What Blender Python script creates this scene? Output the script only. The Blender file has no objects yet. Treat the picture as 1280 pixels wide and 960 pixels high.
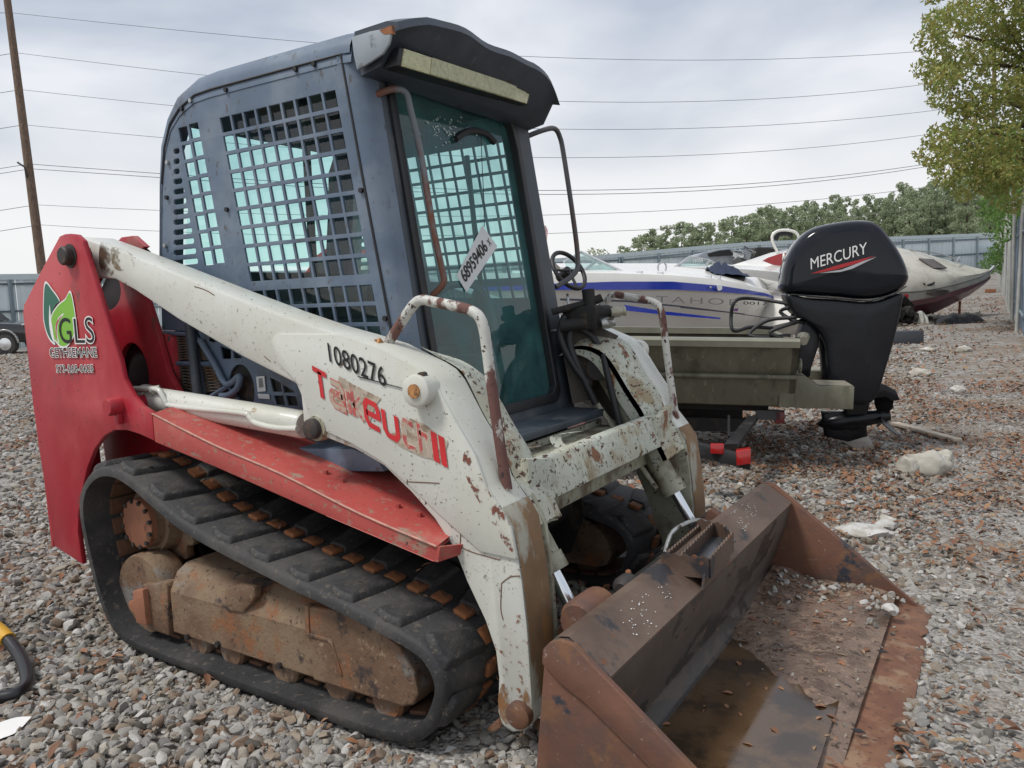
import bpy, bmesh, math, random
import numpy as np
from mathutils import Vector, Matrix, noise
random.seed(7); rng = np.random.default_rng(7)
SC = bpy.context.scene
COL = SC.collection
# ------------------------------------------------------------------ camera
F = 954.9                                   # focal length in pixels of a 1280 wide picture
def _unit(v): v = np.array(v, float); return v/np.linalg.norm(v)
_dx = -_unit((-885-640, 430-480, F)); _dy = _unit((1242-640, 356-480, F))
_dy = _unit(_dy - _dx*(_dx@_dy)); _dz = np.cross(_dx, _dy)
RM = np.stack([_dx, _dy, _dz])              # world = RM @ camera(x right, y down, z forward)
EYE = np.array([0, 0, 1.25])
cam = bpy.data.cameras.new('camera'); camo = bpy.data.objects.new('camera', cam); COL.objects.link(camo)
cam.sensor_fit = 'HORIZONTAL'; cam.sensor_width = 36; cam.lens = F/1280*36; cam.clip_start = .05; cam.clip_end = 3000
m = Matrix.Identity(4)
for i in range(3):
    m[i][0] = RM[i, 0]; m[i][1] = -RM[i, 1]; m[i][2] = -RM[i, 2]; m[i][3] = EYE[i]
camo.matrix_world = m; SC.camera = camo
# ------------------------------------------------------------------ world, sun, exposure
W = bpy.data.worlds.new('World'); SC.world = W; W.use_nodes = True
SUN_EL, SUN_AZ = math.radians(58), math.radians(235)      # azimuth measured from +X towards +Y
nt = W.node_tree; nt.nodes.clear()
def wn(t, **k):
    n = nt.nodes.new(t)
    for a, b in k.items(): setattr(n, a, b)
    return n
wo = wn('ShaderNodeOutputWorld'); sky = wn('ShaderNodeTexSky', sky_type='NISHITA', sun_disc=False)
sky.sun_elevation = SUN_EL; sky.sun_rotation = math.pi/2 - SUN_AZ; sky.air_density = 1.5; sky.dust_density = 3
b1 = wn('ShaderNodeBackground'); b1.inputs[1].default_value = .07; nt.links.new(sky.outputs[0], b1.inputs[0])
tc = wn('ShaderNodeTexCoord'); sep = wn('ShaderNodeSeparateXYZ'); nt.links.new(tc.outputs['Generated'], sep.inputs[0])
mp = wn('ShaderNodeMapping'); mp.inputs['Scale'].default_value = (1, 1, 2.4); mp.inputs['Location'].default_value = (.35, .2, .1)
nt.links.new(tc.outputs['Generated'], mp.inputs[0])
n1 = wn('ShaderNodeTexNoise'); n1.inputs['Scale'].default_value = 3.4; n1.inputs['Detail'].default_value = 5; n1.inputs['Roughness'].default_value = .46
n1.inputs['Distortion'].default_value = .25
nt.links.new(mp.outputs[0], n1.inputs[0])
cr = wn('ShaderNodeValToRGB'); e = cr.color_ramp.elements
e[0].position = .38; e[0].color = (.53, .59, .695, 1); e[1].position = .63; e[1].color = (.87, .89, .945, 1)
nt.links.new(n1.outputs[0], cr.inputs[0])
hz = wn('ShaderNodeMapRange', interpolation_type='SMOOTHSTEP'); nt.links.new(sep.outputs[2], hz.inputs[0])
hz.inputs[1].default_value = .30; hz.inputs[2].default_value = .04; hz.inputs[3].default_value = 0; hz.inputs[4].default_value = .9
mx = wn('ShaderNodeMixRGB'); mx.inputs[2].default_value = (1.0, 1.0, 1.0, 1)
nt.links.new(hz.outputs[0], mx.inputs[0]); nt.links.new(cr.outputs[0], mx.inputs[1])
b2 = wn('ShaderNodeBackground'); b2.inputs[1].default_value = .86; nt.links.new(mx.outputs[0], b2.inputs[0])
ms = wn('ShaderNodeMixShader'); ms.inputs[0].default_value = .9
nt.links.new(b1.outputs[0], ms.inputs[1]); nt.links.new(b2.outputs[0], ms.inputs[2]); nt.links.new(ms.outputs[0], wo.inputs[0])
sl = bpy.data.lights.new('sun', 'SUN'); sl.energy = 2.1; sl.angle = math.radians(12); sl.color = (1, .965, .91)
so = bpy.data.objects.new('sun', sl); COL.objects.link(so)
sd = Vector((math.cos(SUN_EL)*math.cos(SUN_AZ), math.cos(SUN_EL)*math.sin(SUN_AZ), math.sin(SUN_EL)))
so.rotation_euler = sd.to_track_quat('Z', 'Y').to_euler(); so.location = (-4, -6, 12)
SC.view_settings.view_transform = 'Standard'; SC.view_settings.look = 'None'; SC.view_settings.exposure = .26; SC.view_settings.gamma = 1
# ------------------------------------------------------------------ pixels to rays (photo pixels, 1280 x 960)
def ray(px, py): return RM @ np.array([(px-640)/F, (py-480)/F, 1.0])
def U(p, ax, v):                            # the point seen at pixel p on the plane axis=v
    d = ray(*p); t = (v-EYE[ax])/d[ax]; return EYE + d*t
def D(p, depth): return EYE + ray(*p)*depth # the point seen at pixel p at a given depth
def UP(p, p0, n):                           # on a general plane
    d = ray(*p); t = np.dot(np.array(p0)-EYE, n)/np.dot(d, n); return EYE + d*t
def sst(a, b, x): t = np.clip((x-a)/(b-a), 0, 1); return t*t*(3-2*t)
def gz(x, y):                               # the yard: level around the machine, rising gently beyond it
    s = np.minimum(y, 130)-5.5; r = .5*(s+np.sqrt(s*s+2.0))
    dip = .055*sst(1.6, 3.2, y)*(1-sst(3.7, 5.5, y))*sst(-1.4, -.9, x)      # the bucket has settled a little on its far side
    rut = .034*sst(1.15, 1.5, y)*(1-sst(2.1, 2.4, y))*sst(-3.35, -3.0, x)*(1-sst(-1.3, -1.05, x))     # the near track has pressed into the gravel
    return .033*r*sst(-30, -12, x)-dip-rut
# ------------------------------------------------------------------ materials
MATS = {}
def mat(name, col, rough=.6, metal=0., var=.12, vscale=6., layers=(), bump=0., bscale=60., spec=.5, coat=0., isl=None, trans=0., gi=None):
    """layers: (colour, scale, threshold, softness, stretch, roughness or None)"""
    if name in MATS: return MATS[name]
    m = bpy.data.materials.new(name); m.use_nodes = True; MATS[name] = m
    t = m.node_tree; N = t.nodes; L = t.links; N.clear()
    out = N.new('ShaderNodeOutputMaterial'); bs = N.new('ShaderNodeBsdfPrincipled'); L.new(bs.outputs[0], out.inputs[0])
    tcn = N.new('ShaderNodeTexCoord'); co = tcn.outputs['Object']
    c3 = lambda c: (c[0], c[1], c[2], 1)
    nz = N.new('ShaderNodeTexNoise'); nz.inputs['Scale'].default_value = vscale; nz.inputs['Detail'].default_value = 6; nz.inputs['Roughness'].default_value = .6
    L.new(co, nz.inputs[0])
    if isl:                                  # one colour of a ramp per loose piece / per instance
        src = N.new('ShaderNodeObjectInfo').outputs['Random'] if gi else N.new('ShaderNodeNewGeometry').outputs['Random Per Island']
        rp = N.new('ShaderNodeValToRGB'); rp.color_ramp.interpolation = 'LINEAR'
        el = rp.color_ramp.elements
        while len(el) < len(isl): el.new(.5)
        for i, c in enumerate(isl): el[i].position = i/(len(isl)-1); el[i].color = c3(c)
        L.new(src, rp.inputs[0]); cur = rp.outputs[0]
    else:
        rg = N.new('ShaderNodeRGB'); rg.outputs[0].default_value = c3(col); cur = rg.outputs[0]
    mr = N.new('ShaderNodeMapRange'); mr.inputs[1].default_value = .3; mr.inputs[2].default_value = .7; mr.inputs[3].default_value = 1-var; mr.inputs[4].default_value = 1+var
    L.new(nz.outputs[0], mr.inputs[0])
    mu = N.new('ShaderNodeVectorMath'); mu.operation = 'SCALE'; L.new(cur, mu.inputs[0]); L.new(mr.outputs[0], mu.inputs['Scale']); cur = mu.outputs[0]
    rv = None; bh = None
    rr = N.new('ShaderNodeMapRange'); rr.inputs[1].default_value = .3; rr.inputs[2].default_value = .7; rr.inputs[3].default_value = max(0.02, rough-.08); rr.inputs[4].default_value = min(1, rough+.08)
    L.new(nz.outputs[0], rr.inputs[0]); rv = rr.outputs[0]
    for (lc, sc, th, sf, st, lr) in layers:
        mpn = N.new('ShaderNodeMapping'); mpn.inputs['Scale'].default_value = st; mpn.inputs['Location'].default_value = (sc*.37, sc*.11, lc[0]*9)
        L.new(co, mpn.inputs[0])
        ln = N.new('ShaderNodeTexNoise'); ln.inputs['Scale'].default_value = sc; ln.inputs['Detail'].default_value = 5; ln.inputs['Roughness'].default_value = .62
        L.new(mpn.outputs[0], ln.inputs[0])
        lm = N.new('ShaderNodeMapRange'); lm.interpolation_type = 'SMOOTHSTEP'; lm.inputs[1].default_value = th-sf; lm.inputs[2].default_value = th+sf
        L.new(ln.outputs[0], lm.inputs[0])
        mm = N.new('ShaderNodeMixRGB'); mm.inputs[2].default_value = c3(lc); L.new(lm.outputs[0], mm.inputs[0]); L.new(cur, mm.inputs[1]); cur = mm.outputs[0]
        if lr is not None:
            m2 = N.new('ShaderNodeMix'); m2.inputs[3].default_value = lr; L.new(lm.outputs[0], m2.inputs[0]); L.new(rv, m2.inputs[2]); rv = m2.outputs[0]
    L.new(cur, bs.inputs['Base Color']); L.new(rv, bs.inputs['Roughness']); bs.inputs['Metallic'].default_value = metal
    bs.inputs['Specular IOR Level'].default_value = spec
    if coat: bs.inputs['Coat Weight'].default_value = coat; bs.inputs['Coat Roughness'].default_value = .08
    if trans: bs.inputs['Subsurface Weight'].default_value = 0; bs.inputs['Transmission Weight'].default_value = trans
    if bump:
        bn = N.new('ShaderNodeTexNoise'); bn.inputs['Scale'].default_value = bscale; bn.inputs['Detail'].default_value = 5; L.new(co, bn.inputs[0])
        bp = N.new('ShaderNodeBump'); bp.inputs['Strength'].default_value = bump; bp.inputs['Distance'].default_value = .01; L.new(bn.outputs[0], bp.inputs['Height']); L.new(bp.outputs[0], bs.inputs['Normal'])
    return m
def glass(name, tint, refl=.1, rough=.03, milk=0., milkc=(.5, .6, .6)):
    if name in MATS: return MATS[name]
    m = bpy.data.materials.new(name); m.use_nodes = True; MATS[name] = m
    t = m.node_tree; N = t.nodes; L = t.links; N.clear()
    out = N.new('ShaderNodeOutputMaterial'); tr = N.new('ShaderNodeBsdfTransparent'); tr.inputs[0].default_value = (*tint, 1)
    gl = N.new('ShaderNodeBsdfGlossy'); gl.inputs['Roughness'].default_value = rough; gl.inputs[0].default_value = (1, 1, 1, 1)
    fr = N.new('ShaderNodeLayerWeight'); fr.inputs[0].default_value = .5
    pw = N.new('ShaderNodeMath'); pw.operation = 'POWER'; pw.inputs[1].default_value = 5; L.new(fr.outputs['Facing'], pw.inputs[0])
    ml = N.new('ShaderNodeMath'); ml.operation = 'MULTIPLY'; ml.inputs[1].default_value = .8; L.new(pw.outputs[0], ml.inputs[0])
    ad = N.new('ShaderNodeMath'); ad.operation = 'ADD'; ad.use_clamp = True; ad.inputs[1].default_value = refl; L.new(ml.outputs[0], ad.inputs[0])
    mxs = N.new('ShaderNodeMixShader'); L.new(ad.outputs[0], mxs.inputs[0]); L.new(tr.outputs[0], mxs.inputs[1]); L.new(gl.outputs[0], mxs.inputs[2])
    cur = mxs
    if milk:                                 # patchy diffuse colour that paints a haze into the pane
        df = N.new('ShaderNodeBsdfDiffuse'); df.inputs[0].default_value = (*milkc, 1)
        tcn = N.new('ShaderNodeTexCoord'); nz = N.new('ShaderNodeTexNoise'); nz.inputs['Scale'].default_value = 7; nz.inputs['Detail'].default_value = 6
        L.new(tcn.outputs['Object'], nz.inputs[0]); mr = N.new('ShaderNodeMapRange'); mr.inputs[1].default_value = .3; mr.inputs[2].default_value = .75; mr.inputs[3].default_value = milk*.4; mr.inputs[4].default_value = milk*1.6
        L.new(nz.outputs[0], mr.inputs[0]); m2 = N.new('ShaderNodeMixShader'); L.new(mr.outputs[0], m2.inputs[0]); L.new(cur.outputs[0], m2.inputs[1]); L.new(df.outputs[0], m2.inputs[2]); cur = m2
    L.new(cur.outputs[0], out.inputs[0]); return m
def stain(name, col, scale, thr, soft=.06, rough=.8, st=(1, 1, 1)):   # grime that lets the paint show through its gaps
    m = mat(name, col, rough, var=.3, vscale=scale*2, bump=.1); t = m.node_tree; N = t.nodes; L = t.links
    bs = [q for q in N if q.type == 'BSDF_PRINCIPLED'][0]; tcn = N.new('ShaderNodeTexCoord'); mpn = N.new('ShaderNodeMapping'); mpn.inputs['Scale'].default_value = st; L.new(tcn.outputs['Object'], mpn.inputs[0])
    nz = N.new('ShaderNodeTexNoise'); nz.inputs['Scale'].default_value = scale; nz.inputs['Detail'].default_value = 7; nz.inputs['Roughness'].default_value = .65; L.new(mpn.outputs[0], nz.inputs[0])
    mr = N.new('ShaderNodeMapRange'); mr.interpolation_type = 'SMOOTHSTEP'; mr.inputs[1].default_value = thr-soft; mr.inputs[2].default_value = thr+soft; L.new(nz.outputs[0], mr.inputs[0]); L.new(mr.outputs[0], bs.inputs['Alpha']); return m
I3 = (1, 1, 1)
RUST = (.20, .075, .03); DRUST = (.075, .036, .025); DUST = (.30, .26, .20)
white_arm = mat('white_arm', (.60, .61, .56), .42, var=.05, vscale=3, layers=[((.53, .53, .46), 2.6, .54, .14, I3, .6), ((.06, .05, .045), 85, .672, .012, (1, 1, 1), .8), ((.10, .07, .05), 30, .692, .012, (1.6, 1, .7), .8), ((.33, .22, .11), 11, .70, .03, (1, 1, 2.2), .8)], bump=.03, bscale=25, coat=.15)
white_chip = mat('white_chipped', (.45, .47, .40), .58, var=.12, vscale=5, layers=[((.38, .36, .27), 5, .56, .12, I3, .7), ((.30, .25, .16), 9, .585, .06, (1, .8, .6), .8), ((.21, .10, .055), 17, .625, .03, (1, .6, .5), .85), (DRUST, 46, .60, .02, (1, .5, 1), .85), ((.05, .03, .025), 100, .62, .02, (1, 1, .4), .9)], bump=.12, bscale=60)
white_rail = mat('white_rail', (.52, .52, .48), .5, var=.1, layers=[((.13, .06, .05), 9, .52, .03, (1, 1, .5), .8), ((.05, .03, .03), 60, .62, .03, I3, .9)], bump=.1)
dirty_white = mat('dirty_white', (.33, .33, .25), .65, var=.2, layers=[((.14, .11, .07), 6, .54, .1, I3, .8), (DRUST, 40, .62, .03, I3, .9)], bump=.1)
red_paint = mat('red_paint', (.36, .020, .034), .34, var=.08, vscale=2.5, layers=[((.46, .07, .075), 1.9, .55, .12, (1, 1, .6), .5), ((.33, .13, .11), 5, .655, .05, (1, 1, .35), .7), ((.20, .06, .055), 9, .64, .06, (1, 1, .5), .5), ((.10, .03, .03), 55, .675, .015, I3, .8)], spec=.3, coat=.06, bump=.02, bscale=12)
red_faded = mat('red_faded', (.40, .07, .06), .5, var=.12, vscale=4, layers=[((.43, .14, .11), 5, .60, .08, I3, .6), ((.30, .20, .15), 14, .62, .04, (.5, 1, 1), .85), ((.26, .17, .12), 44, .63, .03, I3, .85), ((.08, .03, .03), 70, .66, .02, I3, .8)], bump=.04)
blue_cab = mat('blue_grey_cab', (.098, .137, .195), .46, var=.12, vscale=4, layers=[((.165, .205, .26), 3.2, .54, .12, I3, .6), ((.08, .095, .115), 6, .62, .06, (1, 1, .5), .6), ((.09, .10, .11), 36, .65, .03, (1, 1, .5), .7), ((.14, .09, .07), 65, .68, .015, I3, .8)], bump=.03, bscale=30)
dark_cab = mat('dark_cab', (.040, .052, .066), .5, var=.2, vscale=7, layers=[((.085, .095, .105), 5, .57, .1, I3, .7), ((.15, .16, .16), 60, .70, .03, (1, 1, .5), .8)], bump=.06)
visor_m = mat('visor_plastic', (.042, .053, .071), .45, var=.25, vscale=9, layers=[((.05, .04, .04), 7, .66, .05, I3, .7), ((.09, .10, .11), 40, .66, .03, I3, .7)], bump=.1, bscale=35)
grey_flap = mat('grey_flap', (.27, .31, .34), .5, var=.1, layers=[((.14, .15, .16), 14, .62, .05, I3, None)])
black_m = mat('black_plastic', (.012, .012, .014), .5, var=.3, bump=.04)
black_dirty = mat('black_dirty', (.016, .015, .014), .75, var=.4, layers=[((.06, .045, .03), 12, .60, .06, I3, .9)], bump=.2)
rubber = mat('track_rubber', (.029, .029, .031), .72, var=.25, vscale=9, layers=[((.066, .062, .057), 4.5, .55, .12, I3, .85), ((.10, .085, .07), 40, .62, .05, I3, .9)], bump=.22, bscale=70)
lug_m = mat('lug_rubber', (.027, .027, .029), .66, var=.3, vscale=12, layers=[((.062, .057, .051), 7, .56, .12, I3, .9), ((.10, .085, .068), 55, .62, .04, I3, .9)], bump=.6, bscale=38)
iron_m = mat('rusty_iron', (.27, .105, .04), .8, var=.3, vscale=20, layers=[((.11, .05, .03), 25, .56, .06, I3, .9)], bump=.2)
rust_frame = mat('rusty_frame', (.150, .087, .052), .7, var=.25, vscale=5, layers=[((.21, .145, .09), 3.5, .52, .1, I3, .8), ((.23, .095, .04), 9, .61, .07, I3, .85), ((.05, .035, .03), 10, .61, .05, I3, .8), ((.20, .19, .18), 4, .63, .06, I3, .5), ((.07, .045, .03), 60, .63, .03, I3, .9), ((.27, .20, .13), 45, .65, .03, I3, .9)], bump=.3, bscale=60)
hub_m = mat('rusty_hub', (.30, .125, .07), .75, var=.15, vscale=8, layers=[((.17, .075, .045), 20, .6, .05, (1, 1, .4), .9)], bump=.12)
bucket_m = mat('bucket_steel', (.105, .068, .050), .58, metal=.15, var=.2, vscale=4, layers=[((.15, .105, .08), 4, .55, .12, I3, .7), ((.035, .033, .037), 7, .60, .05, I3, .5), ((.17, .07, .035), 18, .66, .05, I3, .85)], bump=.1, bscale=60)
bucket_rust = mat('bucket_rust', (.145, .066, .042), .72, var=.2, vscale=5, layers=[((.09, .055, .045), 4, .54, .1, I3, .7), ((.03, .035, .045), 4.5, .655, .02, I3, .45), ((.165, .080, .042), 13, .58, .06, I3, .85), ((.23, .17, .14), 60, .66, .02, I3, .8)], bump=.12, bscale=70)
edge_rust = mat('cutting_edge_rust', (.19, .09, .05), .75, var=.3, vscale=7, layers=[((.14, .06, .035), 5, .53, .08, I3, .8), ((.25, .16, .10), 9, .58, .06, I3, .9), ((.10, .05, .035), 40, .61, .03, I3, .9)], bump=.12)
bucket_in = mat('bucket_inside', (.075, .058, .047), .62, var=.2, vscale=3, layers=[((.028, .022, .019), 1.5, .50, .012, (1, 1, 2.2), .45), ((.13, .075, .05), 14, .66, .06, I3, .8)], bump=.1)
mud_m = mat('bucket_mud', (.17, .115, .085), .45, var=.25, vscale=6, layers=[((.09, .058, .042), 5, .54, .08, I3, .3), ((.23, .155, .11), 13, .58, .06, I3, .7), ((.05, .03, .02), 45, .60, .03, I3, .5), ((.26, .2, .15), 80, .63, .02, I3, .8)], bump=.6, bscale=45)
chrome = mat('chrome_rod', (.72, .75, .78), .16, metal=1., var=.05)
zinc = mat('zinc_fitting', (.42, .43, .42), .38, metal=.8, var=.2, layers=[((.12, .10, .08), 25, .58, .06, I3, .8)])
steel_dark = mat('dark_steel', (.045, .04, .038), .6, metal=.3, var=.3, layers=[((.13, .07, .045), 14, .6, .06, I3, .9)], bump=.1)
lens_m = mat('yellow_lens', (.50, .50, .28), .28, var=.12, vscale=20, coat=.4, layers=[((.36, .34, .20), 60, .56, .1, (1, 1, 4), None)], bump=.2, bscale=140)
orange_pin = mat('orange_pin', (.42, .20, .07), .7, var=.25, vscale=40, layers=[((.16, .08, .04), 60, .56, .06, I3, .9)], bump=.2)
black_text = mat('black_lettering', (.008, .008, .008), .6, var=.05)
red_text = mat('red_lettering', (.55, .025, .03), .5, var=.15, vscale=12)
decal_worn = mat('worn_decal', (.42, .36, .28), .7, var=.18, vscale=30, layers=[((.27, .20, .14), 18, .54, .06, (1, 1, 2), .8), ((.62, .60, .54), 40, .66, .05, I3, None)])
red_worn = mat('worn_red_lettering', (.44, .09, .08), .6, var=.2, vscale=25, layers=[((.44, .36, .28), 22, .50, .05, I3, .8)])
outline_m = mat('decal_outline', (.66, .58, .50), .6, var=.2, vscale=30)
white_plain = mat('white_print', (.78, .78, .76), .5, var=.04)
paper_m = mat('lot_sticker', (.60, .62, .62), .6, var=.05)
green_d = mat('dark_green_print', (.010, .115, .075), .4, var=.05)
green_l = mat('light_green_print', (.19, .46, .035), .4, var=.05)
mesh_m = mat('expanded_metal', (.15, .125, .10), .65, metal=.3, var=.2, vscale=15, layers=[((.2, .10, .05), 20, .6, .06, I3, .9)])
hose_m = mat('hose_rubber', (.02, .02, .022), .55, var=.2)
seat_m = mat('seat_vinyl', (.02, .022, .024), .55, var=.2)
side_glass = glass('teal_side_glass', (.72, .93, .91), .05)
wind_glass = glass('teal_windscreen', (.72, .92, .90), .06, milk=.27, milkc=(.09, .26, .26))
clear_glass = glass('boat_glass', (.62, .80, .78), .14, milk=.15, milkc=(.45, .55, .55))
# ------------------------------------------------------------------ mesh helpers
def V3(*a): return np.array(a, float)
class MB:
    def __init__(s): s.v = []; s.f = []
    def add(s, vs, fs):
        k = len(s.v); s.v += [tuple(map(float, v)) for v in vs]; s.f += [tuple(i+k for i in f) for f in fs]; return s
    def poly(s, pts): return s.add(pts, [tuple(range(len(pts)))])
    def prism(s, pts, vec):
        n = len(pts); vec = np.array(vec, float); p = [np.array(q, float) for q in pts]
        return s.add(p+[q+vec for q in p], [tuple(range(n))[::-1], tuple(range(n, 2*n))]+[(i, (i+1) % n, (i+1) % n+n, i+n) for i in range(n)])
    def box(s, c, size, ax=None):
        h = np.array(size, float)/2; c = np.array(c, float); ax = np.eye(3) if ax is None else np.array(ax)
        vs = [c + ax.T@(h*np.array(k)) for k in ((-1,-1,-1),(1,-1,-1),(1,1,-1),(-1,1,-1),(-1,-1,1),(1,-1,1),(1,1,1),(-1,1,1))]
        return s.add(vs, [(0,3,2,1),(4,5,6,7),(0,1,5,4),(1,2,6,5),(2,3,7,6),(3,0,4,7)])
    def cyl(s, p0, p1, r0, r1=None, n=20, caps=True):
        return s.rings(p0, _unit(np.array(p1, float)-np.array(p0, float)), [(0, r0), (float(np.linalg.norm(np.array(p1, float)-np.array(p0, float))), r0 if r1 is None else r1)], n, caps)
    def rings(s, o, ax, prof, n=24, caps=True):      # lathe: prof = (distance along axis, radius)
        o = np.array(o, float); ax = _unit(ax); a = _unit(np.cross(ax, (0, 0, 1) if abs(ax[2]) < .9 else (1, 0, 0))); b = np.cross(ax, a)
        vs = []; fs = []
        for (d, r) in prof:
            for k in range(n):
                t = 2*math.pi*k/n; vs.append(o+ax*d+r*(math.cos(t)*a+math.sin(t)*b))
        for j in range(len(prof)-1):
            for k in range(n): fs.append((j*n+k, j*n+(k+1) % n, (j+1)*n+(k+1) % n, (j+1)*n+k))
        if caps: fs.append(tuple(range(n))[::-1]); fs.append(tuple(range((len(prof)-1)*n, len(prof)*n)))
        return s.add(vs, fs)
    def tube(s, path, r, n=12, caps=True):
        P = [np.array(p, float) for p in path]; vs = []; fs = []; N = len(P)
        t0 = _unit(P[1]-P[0]); a = _unit(np.cross(t0, (0, 0, 1) if abs(t0[2]) < .9 else (1, 0, 0)))
        for i in range(N):
            t = _unit(P[min(i+1, N-1)]-P[max(i-1, 0)]); a = _unit(a-t*(a@t)); b = np.cross(t, a); rr = r[i] if hasattr(r, '__len__') else r
            for k in range(n):
                q = 2*math.pi*k/n; vs.append(P[i]+rr*(math.cos(q)*a+math.sin(q)*b))
        for i in range(N-1):
            for k in range(n): fs.append((i*n+k, i*n+(k+1) % n, (i+1)*n+(k+1) % n, (i+1)*n+k))
        if caps: fs.append(tuple(range(n))[::-1]); fs.append(tuple(range((N-1)*n, N*n)))
        return s.add(vs, fs)
    def loft(s, secs, closed=False, caps=False):
        n = len(secs[0]); vs = [p for q in secs for p in q]; fs = []
        for j in range(len(secs)-1):
            for k in range(n if closed else n-1): fs.append((j*n+k, j*n+(k+1) % n, (j+1)*n+(k+1) % n, (j+1)*n+k))
        if caps: fs.append(tuple(range(n))[::-1]); fs.append(tuple(range((len(secs)-1)*n, len(secs)*n)))
        return s.add(vs, fs)
    def mirror_y(s, ym):
        r = MB(); r.v = [(x, 2*ym-y, z) for x, y, z in s.v]; r.f = [f[::-1] for f in s.f]; return r
def mkmesh(name, mb, m, base=(0, 0, 0), bevel=0, smooth=40, seg=2):
    me = bpy.data.meshes.new(name); b = np.array(base, float)
    me.from_pydata([tuple(np.array(v)-b) for v in mb.v], [], mb.f)
    bm = bmesh.new(); bm.from_mesh(me)
    bmesh.ops.remove_doubles(bm, verts=bm.verts, dist=1e-5)
    bmesh.ops.recalc_face_normals(bm, faces=bm.faces)
    if bevel:
        ed = [q for q in bm.edges if len(q.link_faces) == 2 and q.calc_face_angle(0) > math.radians(28)]
        try: bmesh.ops.bevel(bm, geom=ed, offset=bevel, segments=seg, profile=.5, affect='EDGES', clamp_overlap=True)
        except Exception: pass
    bm.to_mesh(me); bm.free()
    if m: me.materials.append(m)
    if smooth:
        me.polygons.foreach_set('use_smooth', [True]*len(me.polygons)); me.set_sharp_from_angle(angle=math.radians(smooth))
    return me
def tag(o, label=None, cat=None, group=None, kind=None):
    if label: o['label'] = label
    if cat: o['category'] = cat
    if group: o['group'] = group
    if kind: o['kind'] = kind
    return o
class Thing:
    def __init__(s, name, base, label, cat, group=None):
        s.base = np.array(base, float); s.o = bpy.data.objects.new(name, None); COL.objects.link(s.o); s.o.location = s.base
        s.o.empty_display_size = .2; tag(s.o, label, cat, group)
    def part(s, name, mb, m, parent=None, bevel=0, smooth=40, label=None, kind=None):
        me = mkmesh(name, mb, m, s.base, bevel, smooth)
        return s.place(name, me, None, parent, label, kind)
    def place(s, name, me, M=None, parent=None, label=None, kind=None):   # M: world matrix of a shared mesh
        o = bpy.data.objects.new(name, me); COL.objects.link(o); o.parent = parent or s.o
        if M is not None: o.matrix_local = Matrix.Translation(-Vector(s.base)) @ M
        return tag(o, label, kind=kind)
def single(name, mb, m, base, label, cat, group=None, bevel=0, smooth=40, kind=None):
    o = bpy.data.objects.new(name, mkmesh(name, mb, m, base, bevel, smooth)); COL.objects.link(o); o.location = base
    return tag(o, label, cat, group, kind)
def structure(name, mb, m, smooth=40):
    o = bpy.data.objects.new(name, mkmesh(name, mb, m, (0, 0, 0), 0, smooth)); COL.objects.link(o); o['kind'] = 'structure'; return o
def crv(pts, n=6, closed=False):             # smooth curve through points
    P = [np.array(p, float) for p in pts]; out = []; N = len(P)
    for i in range(N if closed else N-1):
        if closed: a, b, c, d = P[(i-1) % N], P[i], P[(i+1) % N], P[(i+2) % N]
        else: a, b, c, d = P[max(i-1, 0)], P[i], P[i+1], P[min(i+2, N-1)]
        for k in range(n):
            t = k/n; out.append(.5*((2*b)+(c-a)*t+(2*a-5*b+4*c-d)*t*t+(3*b-a-3*c+d)*t**3))
    if not closed: out.append(P[-1])
    return out
def frame_from(o, xd, nd):                   # matrix whose X runs along xd, Z along nd
    z = Vector(_unit(nd)); x = Vector(_unit(xd)); x = (x-z*x.dot(z)).normalized(); y = z.cross(x)
    M = Matrix.Identity(4)
    for i in range(3): M[i][0] = x[i]; M[i][1] = y[i]; M[i][2] = z[i]; M[i][3] = o[i]
    return M
def skew(o, xd, zd):                         # like frame_from, but with its Y axis along zd (lettering that stays upright on a slope)
    x = Vector(_unit(xd)); y = Vector(_unit(zd)); z = x.cross(y).normalized(); M = Matrix.Identity(4)
    for i in range(3): M[i][0] = x[i]; M[i][1] = y[i]; M[i][2] = z[i]; M[i][3] = o[i]
    return M
GLYPH = {'T': [[(0,1),(1,1)],[(.5,1),(.5,0)]], 'a': [[(.05,1),(.8,1),(1,.82),(1,0),(.2,0),(0,.15),(0,.42),(.15,.55),(1,.55)]], 'k': [[(0,1.2),(0,0)],[(1,1),(.12,.5),(1,0)]], 'e': [[(1,0),(.2,0),(0,.2),(0,.8),(.2,1),(.85,1),(1,.82),(1,.5),(.05,.5)]], 'u': [[(0,1),(0,.2),(.2,0),(.8,0),(1,.2),(1,1)]], 'c': [[(1,1),(.2,1),(0,.8),(0,.2),(.2,0),(1,0)]], 'h': [[(0,1.2),(0,0)],[(0,.85),(.8,.85),(1,.65),(1,0)]], 'i': [[(0,.95),(0,0)]]}
def stroke_mb(ch, M, x0, w, h, sw):
    mb = MB()
    for pl_ in GLYPH[ch]:
        P = [np.array([x0+a*w, b*h]) for a, b in pl_]; n = len(P); l = []; r = []
        for i in range(n):
            t0 = _unit(P[i]-P[i-1]) if i else _unit(P[1]-P[0]); t1 = _unit(P[i+1]-P[i]) if i < n-1 else t0; t = _unit(t0+t1); nn = np.array([-t[1], t[0]])*sw/2/max(.5, float(t@t0)); l.append(P[i]+nn); r.append(P[i]-nn)
        mb.loft([[M @ Vector((q[0], q[1], 0)) for q in l], [M @ Vector((q[0], q[1], 0)) for q in r]])
    return mb
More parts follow.
